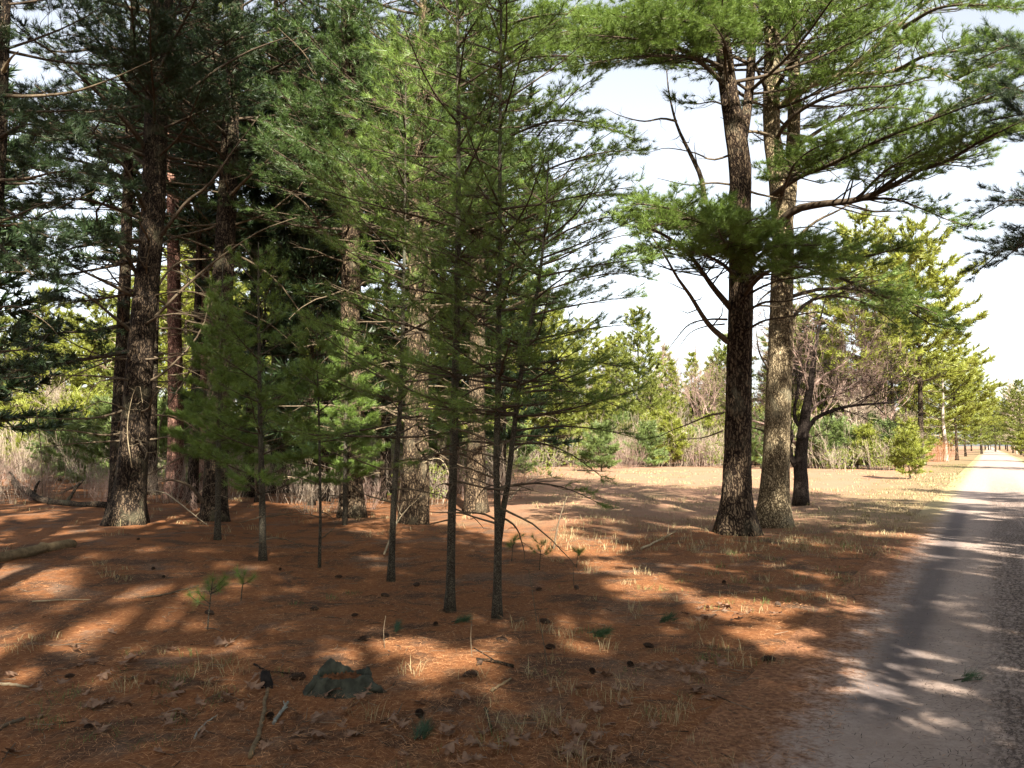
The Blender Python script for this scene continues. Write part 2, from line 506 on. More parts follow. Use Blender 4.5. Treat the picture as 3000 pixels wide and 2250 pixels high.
# ================================================================= WORLD, SUN, CAMERA
SUN_EL, SUN_AZ = R(36), math.atan2(-0.985, 0.175)     # the sun stands behind the viewer, a little to the right
w = bpy.data.worlds.new("World"); SC.world = w; w.use_nodes = True
nt = w.node_tree; bg = nt.nodes['Background']
sky = nt.nodes.new('ShaderNodeTexSky'); sky.sky_type = 'NISHITA'; sky.sun_disc = False
sky.sun_elevation = SUN_EL; sky.sun_rotation = pi / 2 - SUN_AZ
sky.air_density = 1.0; sky.dust_density = 1.6; sky.ozone_density = .8
hs = nt.nodes.new('ShaderNodeHueSaturation'); hs.inputs['Saturation'].default_value = .36    # thin bright haze over the whole sky
nt.links.new(sky.outputs[0], hs.inputs['Color']); nt.links.new(hs.outputs[0], bg.inputs['Color']); bg.inputs['Strength'].default_value = .072
sl = bpy.data.lights.new('sun', 'SUN'); sl.energy = 5.0; sl.angle = R(.55); sl.color = (1, .93, .80)
so = bpy.data.objects.new('sun', sl); C.objects.link(so)
from mathutils import Vector
sd = Vector((cos(SUN_EL) * cos(SUN_AZ), cos(SUN_EL) * sin(SUN_AZ), sin(SUN_EL)))
so.rotation_euler = sd.to_track_quat('Z', 'Y').to_euler(); so.location = (3, -20, 30)

cam = bpy.data.cameras.new('camera'); co = bpy.data.objects.new('camera', cam); C.objects.link(co)
cam.sensor_width = 36; cam.lens = 36 * F / 3000; cam.clip_end = 3000; cam.clip_start = .05
co.location = (0, 0, CAM_Z); co.rotation_euler = (pi / 2 + PITCH, 0, 0)
SC.camera = co
SC.view_settings.view_transform = 'Standard'; SC.view_settings.look = 'None'
SC.view_settings.exposure = 2.1; SC.view_settings.gamma = 1
SC.cycles.max_bounces = 6; SC.cycles.diffuse_bounces = 3; SC.cycles.transmission_bounces = 4; SC.cycles.transparent_max_bounces = 4
SC.cycles.use_denoising = True

# ================================================================= GROUND AND ROAD
def ground_mat():
    m, nt, out = mat('needle_floor'); h = NT(nt)
    v = h.pos()
    q = h.dot(v, (RN[0], RN[1], 0)); s = h.dot(v, (RU[0], RU[1], 0))
    nA = h.noise(v, .55, 5, .6); nB = h.noise(v, 3.2, 5, .65); nC = h.noise(v, 26, 5, .7); nD = h.noise(v, 110, 3, .7)
    st = h.noise(h.pos((60, 9, 10), (0, 0, .6)), 1.6, 3, .7); st2 = h.noise(h.pos((9, 60, 10), (0, 0, -.3)), 1.6, 3, .7)
    fine = h.math('ADD', h.math('MULTIPLY', nC, .45), h.math('ADD', h.math('MULTIPLY', st, .35), h.math('MULTIPLY', st2, .3)))
    needle = h.ramp(fine, [(.30, (.045, .018, .009)), (.50, (.17, .066, .026)), (.68, (.28, .125, .052)), (.85, (.38, .21, .11))])
    old = h.ramp(fine, [(.3, (.035, .019, .011)), (.55, (.10, .055, .030)), (.8, (.20, .13, .08))])
    col = h.mix(h.math('MULTIPLY', h.sm(nB, .50, .68), .75), needle, old)
    duff = h.ramp(fine, [(.3, (.020, .012, .008)), (.55, (.065, .038, .024)), (.8, (.16, .11, .075))])
    nE = h.noise(v, 1.35, 6, .7, .6)
    col = h.mix(h.math('MULTIPLY', h.sm(nE, .49, .63), .85), col, duff)
    dull = h.ramp(fine, [(.3, (.045, .032, .024)), (.55, (.125, .090, .066)), (.8, (.25, .19, .145))])
    nF = h.noise(h.pos((1, 1, 1), (0, 0, 1.1)), .95, 6, .72, .4)
    col = h.mix(h.math('MULTIPLY', h.sm(nF, .52, .64), .6), col, dull)
    # thin dry turf: patches in the woods, most of the open field
    grass = h.ramp(fine, [(.3, (.095, .068, .036)), (.55, (.20, .150, .080)), (.8, (.31, .245, .145))])
    tan = h.ramp(fine, [(.3, (.15, .078, .046)), (.55, (.29, .165, .105)), (.8, (.39, .25, .175))])
    y = h.dot(v, (0.12, 1, 0))
    far = h.sm(h.math('ADD', y, h.math('MULTIPLY', nA, 8)), 17, 25)
    far = h.math('MULTIPLY', far, h.sm(h.math('ADD', h.dot(v, (1, -.06, 0)), h.math('MULTIPLY', nA, 5)), -2.5, 3.0))
    field = h.mix(h.math('MULTIPLY', h.sm(nA, .46, .68), .7), tan, grass)
    col = h.mix(far, col, field)
    verge = h.math('MULTIPLY', h.sm(h.math('ABSOLUTE', h.math('SUBTRACT', q, .84)), 6.0, 2.6), h.sm(s, 14, 24))
    col = h.mix(h.math('MULTIPLY', verge, .8), col, grass)
    # sand drifting off the road
    sand = h.ramp(h.math('ADD', h.math('MULTIPLY', nC, .6), h.math('MULTIPLY', nD, .4)), [(.3, (.25, .185, .152)), (.7, (.44, .350, .300))])
    e = h.math('ADD', h.math('ABSOLUTE', h.math('SUBTRACT', q, .84)), h.math('MULTIPLY', h.math('SUBTRACT', h.math('ADD', h.math('MULTIPLY', nB, .7), h.math('MULTIPLY', nC, .6)), .65), -1.3))
    col = h.mix(h.sm(e, 2.02, 1.56), col, sand)
    hgt_ = h.math('ADD', h.math('MULTIPLY', fine, .6), h.math('MULTIPLY', nB, .5))
    h.l(h.bsdf(col, .95, h.bump(hgt_, .8, .03), .1), out.inputs['Surface'])
    return m

def road_mat():
    m, nt, out = mat('sandy_road'); h = NT(nt)
    v = h.pos()
    q = h.dot(v, (RN[0], RN[1], 0)); s = h.dot(v, (RU[0], RU[1], 0))
    c = h.n('ShaderNodeCombineXYZ'); h.l(q, c.inputs[0]); h.l(s, c.inputs[1]); rv = c.outputs[0]
    def rn(sx, sy, sc, d=4):
        mp = h.n('ShaderNodeMapping'); mp.inputs['Scale'].default_value = (sx, sy, 1); h.l(rv, mp.inputs['Vector'])
        return h.noise(mp.outputs[0], sc, d, .65)
    nB = h.noise(v, 3.2, 5, .65); nC = h.noise(v, 26, 5, .7); nD = h.noise(v, 110, 3, .7)
    base = h.ramp(h.math('ADD', h.math('MULTIPLY', nC, .6), h.math('MULTIPLY', nD, .4)), [(.3, (.25, .185, .152)), (.7, (.44, .350, .300))])
    lanes = rn(5, .22, 1.3); specks = rn(14, 5, 2.2, 5); speck2 = rn(26, 20, 2, 4)
    # needle litter left between the wheel tracks
    band = h.math('MULTIPLY', h.sm(q, -.22, .12), h.sm(q, 1.25, .8))
    band2 = h.sm(q, 1.9, 2.4)
    bb = h.math('MAXIMUM', band, band2)
    lit = h.math('MULTIPLY', bb, h.math('MULTIPLY', h.sm(lanes, .30, .50), h.sm(h.math('ADD', h.math('MULTIPLY', specks, .6), h.math('MULTIPLY', speck2, .4)), .44, .56)))
    lit = h.math('MULTIPLY', lit, h.sm(s, 60, 16))
    near_mix = h.math('MULTIPLY', h.sm(s, 30, 15), h.math('ADD', .10, h.math('MULTIPLY', h.sm(rn(.8, .5, 1.6, 5), .4, .62), .4)))
    base = h.mix(near_mix, base, (.235, .170, .138))  # near stretch of sand mixed towards a darker brown, in patches
    few = h.math('MULTIPLY', h.sm(speck2, .66, .72), .7)
    col = h.mix(h.math('MULTIPLY', h.math('MAXIMUM', lit, few), .85), base, (.055, .038, .032))
    # damp, darker wheel track along the left side
    wob = h.math('MULTIPLY', h.math('SUBTRACT', rn(.2, 1.1, 1.2, 3), .5), .16)
    qa = h.math('ABSOLUTE', h.math('ADD', h.math('ADD', q, .62), wob))
    edge = h.math('ADD', qa, h.math('MULTIPLY', h.math('SUBTRACT', nB, .5), .10))
    tr = h.math('MULTIPLY', h.sm(edge, .27, .05), h.math('MULTIPLY', h.sm(s, 4.9, 5.6), h.sm(s, 27, 21)))
    tr = h.math('MULTIPLY', tr, h.math('ADD', .62, h.math('MULTIPLY', rn(.8, .5, 1.5), .25)))
    col = h.mix(tr, col, (.085, .072, .075))
    # needles creeping over the edge
    e = h.math('ADD', h.math('ABSOLUTE', h.math('SUBTRACT', q, .84)), h.math('MULTIPLY', h.math('SUBTRACT', h.math('ADD', h.math('MULTIPLY', nB, .7), h.math('MULTIPLY', nC, .6)), .65), -1.3))
    ndl = h.ramp(nC, [(.35, (.10, .045, .025)), (.7, (.36, .17, .085))])
    ndl = h.mix(h.sm(s, 14, 24), ndl, (.30, .24, .13))
    col = h.mix(h.sm(e, 1.56, 2.02), col, ndl)
    hh = h.math('ADD', h.math('MULTIPLY', nC, .5), h.math('ADD', h.math('MULTIPLY', lanes, .6), h.math('MULTIPLY', nB, .4)))
    h.l(h.bsdf(col, .95, h.bump(hh, .6, .03), .1), out.inputs['Surface'])
    return m

def build_ground():
    nr, na = 190, 240
    r = np.concatenate([[0], np.geomspace(.35, 1500, nr)])
    a = np.linspace(0, 2 * pi, na, endpoint=False)
    x = r[1:, None] * np.cos(a); y = r[1:, None] * np.sin(a)
    z = hgt(x, y)
    v = np.vstack([[[0, 0, 0]], np.stack([x, y, z], -1).reshape(-1, 3)])
    i = np.arange(nr - 1)[:, None] * na + 1; j = np.arange(na)[None]; j2 = (j + 1) % na
    q = np.stack([i + j, i + na + j, i + na + j2, i + j2], -1).reshape(-1, 4)
    t = np.stack([np.zeros(na, int), 1 + np.arange(na), 1 + (np.arange(na) + 1) % na], -1)
    g = Geo(); g.add(v, q, t)
    tag(g.build('ground', ground_mat(), None, True), 'forest floor of orange pine needles running out into a dry tan field', None, kind='structure')

def build_road():
    s = np.concatenate([np.linspace(-30, 40, 120), np.linspace(41, 330, 90)])
    qs = np.array([-1.45, -1.2, -.98, -.6, -.2, .3, .85, 1.4, 1.9, 2.3, 2.66, 2.9, 3.1])
    cr = np.array([.004, .006, .008, .004, .012, .022, .026, .022, .012, .004, .008, .006, .004])
    S, Q = np.meshgrid(s, qs, indexing='ij')
    # the far end bends away to the left between the trees
    bend = np.where(S > 235, -((S - 235) / 60.) ** 2 * 4.5, 0)
    X = RU[0] * S + RN[0] * (Q + bend); Y = RU[1] * S + RN[1] * (Q + bend)
    Z = np.broadcast_to(cr + .004, S.shape) + np.clip(S - 40, 0, None) * .0002
    n, k = S.shape
    i = np.arange(n - 1)[:, None] * k; j = np.arange(k - 1)[None]
    q = np.stack([i + j, i + j + 1, i + k + j + 1, i + k + j], -1).reshape(-1, 4)
    g = Geo(); g.add(np.stack([X, Y, Z], -1).reshape(-1, 3), q)
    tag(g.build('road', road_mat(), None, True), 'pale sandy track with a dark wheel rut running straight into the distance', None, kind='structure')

build_ground(); build_road()

# ================================================================= THE NAMED TREES OF THE PHOTOGRAPH
def dist(dy): return CAM_Z * F / (dy * K - 1305)

GP = 'tall pines along the edge of the wood'
# --- twin pine by the road: dark front trunk
Y = dist(1152)
tF = D_trunk([(1590, 1152, 62), (1592, 1050, 58), (1595, 900, 57), (1598, 750, 55), (1600, 600, 53), (1598, 450, 50), (1600, 380, 49), (1588, 280, 46), (1573, 190, 40), (1563, 110, 37), (1552, 0, 33)], Y, 17)
stF = Trunk(np.array([at(1597, 330, Y + .1), at(1612, 250, Y + .3), at(1622, 150, Y + .4), at(1626, 0, Y + .5), at(1628, -250, Y + .6), at(1630, -600, Y + .7)]), np.array([26, 22, 20, 18, 12, 3]) * K / 2 / F * Y)
ex = [
 dl([(1572, 738, Y), (1530, 700, Y - .3), (1492, 640, Y - .6), (1462, 598, Y - .9), (1438, 555, Y - 1.1), (1400, 500, Y - 1.4)], .055, dead=True, cfg=MIDD, mat='deadwood'),
 dl([(1578, 665, Y), (1540, 620, Y - .5), (1505, 570, Y - 1.1), (1470, 530, Y - 1.6), (1400, 490, Y - 2.2), (1350, 470, Y - 2.6)], .06, fol=.5, cfg=MIDD),
 dl([(1585, 560, Y - .1), (1560, 520, Y - 1), (1530, 490, Y - 1.9), (1480, 462, Y - 2.8), (1420, 445, Y - 3.4), (1370, 440, Y - 3.8)], .055, fol=.12, cfg=NEAR),
 dl([(1600, 570, Y - .2), (1600, 530, Y - 1.2), (1605, 500, Y - 2.2), (1615, 480, Y - 3.0), (1640, 470, Y - 3.6)], .05, fol=.12, cfg=NEAR),
 dl([(1590, 600, Y - .1), (1560, 570, Y - 1), (1520, 550, Y - 1.9), (1490, 545, Y - 2.6)], .045, fol=.2, cfg=NEAR),
 dl([(1605, 620, Y - .1), (1650, 580, Y - .8), (1700, 560, Y - 1.6), (1760, 555, Y - 2.3), (1830, 560, Y - 2.9)], .05, fol=.2, cfg=NEAR),
 dl([(1605, 640, Y - .1), (1640, 600, Y - 1), (1690, 575, Y - 2.0), (1740, 580, Y - 2.8), (1790, 600, Y - 3.3)], .045, fol=.25, cfg=NEAR),
 dl([(1570, 690, Y), (1530, 690, Y - .2), (1490, 700, Y - .3), (1462, 730, Y - .4), (1440, 760, Y - .5)], .022, dead=True, cfg=MIDD),
 dl([(1565, 700, Y), (1525, 705, Y - .1), (1490, 720, Y - .1), (1460, 760, Y - .1)], .016, dead=True, cfg=MIDD),
 dl([(1563, 892, Y), (1530, 898, Y + .1), (1490, 915, Y + .2), (1450, 930, Y + .2), (1410, 950, Y + .3)], .022, dead=True, cfg=MIDD),
 dl([(1563, 930, Y), (1520, 945, Y + .1), (1470, 950, Y + .2), (1420, 965, Y + .2)], .016, dead=True, cfg=MIDD),
 dl([(1522, 440, Y + .6), (1515, 385, Y + .5), (1490, 330, Y + .5), (1462, 270, Y + .4), (1445, 200, Y + .3), (1440, 150, Y + .3)], .055, dead=True, cfg=MIDD, mat='branch'),
 dl([(1462, 262, Y + .4), (1430, 256, Y + .3), (1390, 262, Y + .2), (1340, 250, Y + .1), (1310, 235, Y)], .022, dead=True, cfg=MIDD),
 dl([(1570, 190, Y), (1520, 140, Y - .8), (1460, 100, Y - 1.8), (1380, 85, Y - 2.8), (1270, 75, Y - 3.8)], .05, fol=.15, cfg=NEAR),
 dl([(1575, 120, Y), (1540, 70, Y - .9), (1480, 45, Y - 2.1), (1330, 35, Y - 3.6)], .045, fol=.15, cfg=NEAR),
 dl([(1580, 160, Y), (1570, 110, Y - 1), (1560, 80, Y - 2), (1540, 50, Y - 2.8)], .04, fol=.15, cfg=NEAR),
] + [
 dl([(1610, y0, Y), (1650, y0 - 22, Y - .7), (1700, y0 - 30 + j, Y - 1.4), (1770, y0 - 40, Y - 1.9), (1830, y0 - 20, Y - 2.2)], .024, dead=True, cfg=MIDD, mat='branch') for y0, j in ((715, 0), (675, 6), (640, -8), (610, 5), (560, 8), (530, -4))  # dead limbs added to throw arched shadows on the rear trunk
] + [
 dl([(1572, 150, Y), (1510, 125, Y - 1), (1430, 120, Y - 2), (1340, 125, Y - 2.8), (1260, 140, Y - 3.4)], .04, fol=.3, cfg=NEAR),
 dl([(1565, 90, Y), (1490, 75, Y - 1), (1390, 65, Y - 2.2), (1290, 60, Y - 3.2), (1210, 70, Y - 4)], .045, fol=.25, cfg=NEAR),
 dl([(1580, 60, Y), (1540, 10, Y - 1), (1480, -20, Y - 2), (1400, -30, Y - 3)], .045, fol=.15, cfg=NEAR),
 dl([(1590, 560, Y - .1), (1550, 505, Y - 1.4), (1500, 475, Y - 2.4), (1440, 480, Y - 3.1), (1390, 500, Y - 3.5)], .045, fol=.12, cfg=NEAR),
 dl([(1600, 590, Y - .1), (1580, 545, Y - 1.4), (1560, 515, Y - 2.6), (1550, 490, Y - 3.4)], .045, fol=.12, cfg=NEAR),
 dl([(1600, 600, Y - .1), (1650, 545, Y - 1.2), (1700, 530, Y - 2.2), (1770, 530, Y - 3.2)], .045, fol=.15, cfg=NEAR),
 dl([(1560, 520, Y + .3), (1490, 540, Y - .2), (1420, 535, Y - .6), (1350, 545, Y - 1)], .03, fol=.4, cfg=MIDD),
 dl([(1585, 240, Y), (1545, 220, Y - .2), (1500, 225, Y - .4), (1455, 215, Y - .5)], .02, fol=.75, cfg=MIDD),
 dl([(1588, 400, Y), (1540, 395, Y + .2), (1490, 400, Y + .3), (1420, 385, Y + .4)], .022, dead=True, cfg=MIDD),
 dl([(1590, 330, Y), (1540, 345, Y + .3), (1500, 330, Y + .5), (1440, 320, Y + .8), (1400, 330, Y + 1)], .022, dead=True, cfg=MIDD),
]
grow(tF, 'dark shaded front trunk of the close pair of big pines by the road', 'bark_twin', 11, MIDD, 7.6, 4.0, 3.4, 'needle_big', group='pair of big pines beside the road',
     dz=(.5, .85), extra=ex, stems=(stF,), nb=(3, 5), dead_n=(1, 3), hi_cfg=LOWD, flare=.85, fh=.36)

# --- twin pine: sunlit tan trunk behind it
Y = dist(1132)
tB = D_trunk([(1668, 1132, 60), (1673, 1050, 57), (1680, 900, 55), (1685, 750, 53), (1688, 640, 50), (1690, 560, 48), (1690, 480, 47), (1680, 380, 42), (1668, 300, 38), (1666, 200, 36), (1668, 80, 34), (1672, -60, 30)], Y, 18)
stB = Trunk(np.array([at(1692, 500, Y + .1), at(1705, 420, Y + .25), at(1713, 320, Y + .4), at(1716, 200, Y + .5), at(1714, 50, Y + .5), at(1716, -150, Y + .5), at(1720, -600, Y + .5)]), np.array([34, 32, 30, 28, 25, 20, 3]) * K / 2 / F * Y)
ex = [
 dl([(1690, 475, Y - .2), (1720, 452, Y - .5), (1780, 440, Y - .9), (1850, 432, Y - 1.3), (1920, 405, Y - 1.8), (1990, 365, Y - 2.2), (2060, 325, Y - 2.6), (2130, 300, Y - 3), (2215, 280, Y - 3.5)], .085, fol=.42, cfg=MIDD, n=20, mat='branch'),
 dl([(1990, 365, Y - 2.2), (2050, 345, Y - 3.2), (2110, 310, Y - 4.0), (2190, 270, Y - 4.6), (2260, 240, Y - 5)], .05, fol=.1, cfg=NEAR),
 dl([(1900, 410, Y - 1.7), (1960, 365, Y - 2.6), (2020, 320, Y - 3.4), (2100, 285, Y - 4.1), (2180, 262, Y - 4.6)], .04, fol=.15, cfg=NEAR),
 dl([(1710, 525, Y), (1760, 480, Y - .3), (1810, 455, Y - .5), (1870, 420, Y - .6), (1900, 390, Y - .7)], .035, dead=True, cfg=MIDD),
 dl([(1667, 423, Y), (1724, 384, Y - 1.2), (1795, 355, Y - 2.2), (1901, 302, Y - 3.2), (2008, 260, Y - 4.0), (2133, 213, Y - 4.8), (2220, 180, Y - 5.3)], .06, fol=.22, cfg=NEAR, n=20),
 dl([(1695, 400, Y - .2), (1735, 365, Y - 1.4), (1800, 330, Y - 2.4), (1870, 290, Y - 3.2), (1950, 270, Y - 3.8)], .045, fol=.2, cfg=NEAR),
 dl([(1690, 420, Y - .2), (1700, 390, Y - 1.2), (1720, 350, Y - 2.2), (1760, 320, Y - 3), (1820, 300, Y - 3.6)], .04, fol=.2, cfg=NEAR),
 dl([(1674, 309, Y), (1695, 270, Y - .5), (1724, 242, Y - .8), (1777, 213, Y - 1.3), (1850, 190, Y - 1.8), (1930, 185, Y - 2.2), (2010, 165, Y - 2.6)], .05, fol=.6, cfg=MIDD),
 dl([(1688, 228, Y), (1745, 185, Y - .4), (1816, 162, Y - .8), (1880, 110, Y - 1.2), (1951, 46, Y - 1.6), (2001, 4, Y - 2), (2060, -40, Y - 2.4)], .075, fol=.75, cfg=MIDD, mat='pale'),
 dl([(1816, 162, Y - .8), (1880, 158, Y - 1.2), (1937, 153, Y - 1.7), (1990, 142, Y - 2.2), (2062, 171, Y - 2.7), (2120, 185, Y - 3.2)], .045, fol=.65, cfg=MIDD, mat='pale'),
 dl([(1951, 60, Y - 1.6), (2020, 20, Y - 2.4), (2100, 10, Y - 3.2), (2200, 20, Y - 4)], .04, fol=.3, cfg=NEAR),
 dl([(1937, 153, Y - 1.7), (2000, 120, Y - 2.6), (2070, 110, Y - 3.4), (2150, 105, Y - 4.2), (2220, 95, Y - 4.8)], .04, fol=.3, cfg=NEAR),
 dl([(2062, 171, Y - 2.7), (2110, 150, Y - 3.4), (2160, 140, Y - 4.1), (2230, 150, Y - 4.8)], .035, fol=.1, cfg=NEAR),
 dl([(1670, 200, Y), (1720, 120, Y - 1), (1780, 60, Y - 2), (1850, 20, Y - 3), (1920, -10, Y - 3.8)], .05, fol=.2, cfg=NEAR),
 dl([(1716, 220, Y + .4), (1780, 140, Y + .2), (1850, 80, Y), (1930, 90, Y - .3), (2000, 70, Y - .6)], .05, fol=.35, cfg=MIDD),
 dl([(1716, 320, Y + .4), (1790, 270, Y + .4), (1880, 235, Y + .4), (1960, 235, Y + .3), (2040, 250, Y + .2)], .05, fol=.4, cfg=MIDD),
 dl([(1668, 120, Y), (1650, 60, Y - 1.2), (1640, 20, Y - 2.2), (1620, 0, Y - 3)], .04, fol=.2, cfg=NEAR),
 dl([(2008, 260, Y - 4.0), (2070, 225, Y - 4.3), (2140, 190, Y - 4.6), (2230, 130, Y - 5)], .035, fol=.05, cfg=NEAR),
 dl([(1850, 432, Y - 1.3), (1900, 380, Y - 2.6), (1960, 340, Y - 3.6), (2040, 300, Y - 4.4)], .035, fol=.2, cfg=NEAR),
 dl([(1700, 560, Y - .1), (1760, 555, Y - .9), (1820, 560, Y - 1.6), (1890, 550, Y - 2.2), (1960, 530, Y - 2.8)], .045, fol=.25, cfg=MIDD),
 dl([(1712, 600, Y), (1770, 590, Y - .3), (1840, 610, Y - .6), (1910, 640, Y - .9), (1980, 660, Y - 1.1), (2050, 690, Y - 1.3)], .045, fol=.5, cfg=MIDD),
 dl([(1712, 640, Y), (1770, 625, Y + .3), (1850, 625, Y + .7), (1930, 650, Y + 1.0), (2010, 700, Y + 1.3), (2070, 715, Y + 1.4)], .045, fol=.5, cfg=MIDD),
 dl([(1708, 690, Y), (1750, 650, Y + .5), (1810, 640, Y + 1), (1880, 660, Y + 1.5), (1960, 720, Y + 2)], .04, fol=.45, cfg=MIDD),
 dl([(1705, 600, Y), (1650, 640, Y - .6), (1630, 665, Y - .8)], .04, dead=True, cfg=MIDD, mat='branch'),
 dl([(1662, 800, Y), (1640, 760, Y - .2), (1632, 700, Y - .3)], .025, dead=True, cfg=MIDD, mat='branch'),
 dl([(1662, 935, Y), (1640, 928, Y + .2), (1610, 920, Y + .4)], .025, dead=True, cfg=MIDD, mat='branch'),
 dl([(1850, 432, Y - 1.3), (1930, 430, Y - 1.7), (2000, 455, Y - 2.0), (2060, 480, Y - 2.3), (2110, 495, Y - 2.5)], .03, fol=.4, cfg=MIDD),
]
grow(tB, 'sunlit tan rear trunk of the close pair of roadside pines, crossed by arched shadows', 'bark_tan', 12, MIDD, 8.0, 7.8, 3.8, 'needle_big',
     group='pair of big pines beside the road', dz=(.5, .85), extra=ex, stems=(stB,), nb=(3, 5), hi_cfg=LOWD, flare=.7, fh=.36)

# --- small crooked cherry behind the pair
def bare(G, base, dirn, L, r, depth, rng, spread=.6, up=.15, kids=(2, 4), minr=.004, curl=.12, ratio=.68):
    p = bpath(np.array(base), math.atan2(dirn[1], dirn[0]), math.asin(np.clip(dirn[2], -1, 1)), math.asin(np.clip(dirn[2], -1, 1)) + up, L, rng, 6, curl)
    G.tube(p, np.linspace(r, r * .6, 6), 6 if r > .03 else 3, False)
    if depth <= 0: return
    n = rng.integers(*kids)
    for i in range(n):
        t = rng.uniform(.45, 1) if i else 1.0
        q, tg = interp(p, [t])
        d = nrm(tg + rng.normal(0, spread, (1, 3)) + np.array([[0, 0, up]]))[0]
        bare(G, q[0], d, L * ratio * rng.uniform(.7, 1.2), max(r * .55, minr), depth - 1, rng, spread, up, kids, minr, curl, ratio)

def cherry():
    rng = np.random.default_rng(5); Y = dist(1088)
    T = D_trunk([(1731, 1088, 31), (1730, 1040, 29), (1729, 1000, 27), (1735, 930, 24), (1742, 880, 19), (1752, 820, 14), (1760, 760, 9), (1772, 690, 4), (1784, 640, 1.5)], Y)
    root = thing('cherry_tree', 'small crooked dark-barked leafless tree just behind the roadside pair of pines', 'tree', T.base)
    G = Geo(); T.mesh(G, rng, 12, .3); G.build('trunk', M['bark_black'], root, True)
    b = T.base
    L = [([(1722, 1010, Y), (1708, 985, Y), (1704, 955, Y), (1712, 945, Y - .1), (1700, 910, Y - .1), (1692, 880, Y - .2)], .09),
         ([(1735, 930, Y), (1716, 900, Y + .1), (1722, 850, Y + .1), (1735, 800, Y + .2)], .06),
         ([(1740, 935, Y), (1760, 905, Y), (1790, 890, Y - .1), (1830, 878, Y - .2), (1890, 872, Y - .3), (1930, 870, Y - .4)], .07),
         ([(1742, 900, Y), (1770, 870, Y + .3), (1810, 850, Y + .5), (1860, 820, Y + .8)], .05),
         ([(1752, 840, Y), (1780, 810, Y), (1810, 795, Y), (1850, 760, Y)], .04),
         ([(1730, 970, Y), (1690, 930, Y + .3), (1650, 915, Y + .6), (1610, 905, Y + .9)], .05),
         ([(1748, 850, Y), (1730, 790, Y - .3), (1700, 740, Y - .5)], .035)]
    for pts, r in L:
        p = resample(np.array([at(*q) for q in pts]), 12) - b
        g = Geo(); g.tube(p, np.linspace(r, r * .35, 12), 6, False)
        for t in np.linspace(.25, 1, 12):
            q, tg = interp(p, [t])
            d = nrm(tg + rng.normal(0, .7, (1, 3)) + [[0, 0, .25]])[0]
            bare(g, q[0], d, .8, .014, 4, rng, .65, .1, (3, 4), .0045)
        g.build('branch', M['bark_black'] if r > .055 else M['twig_pink'], root)
cherry()

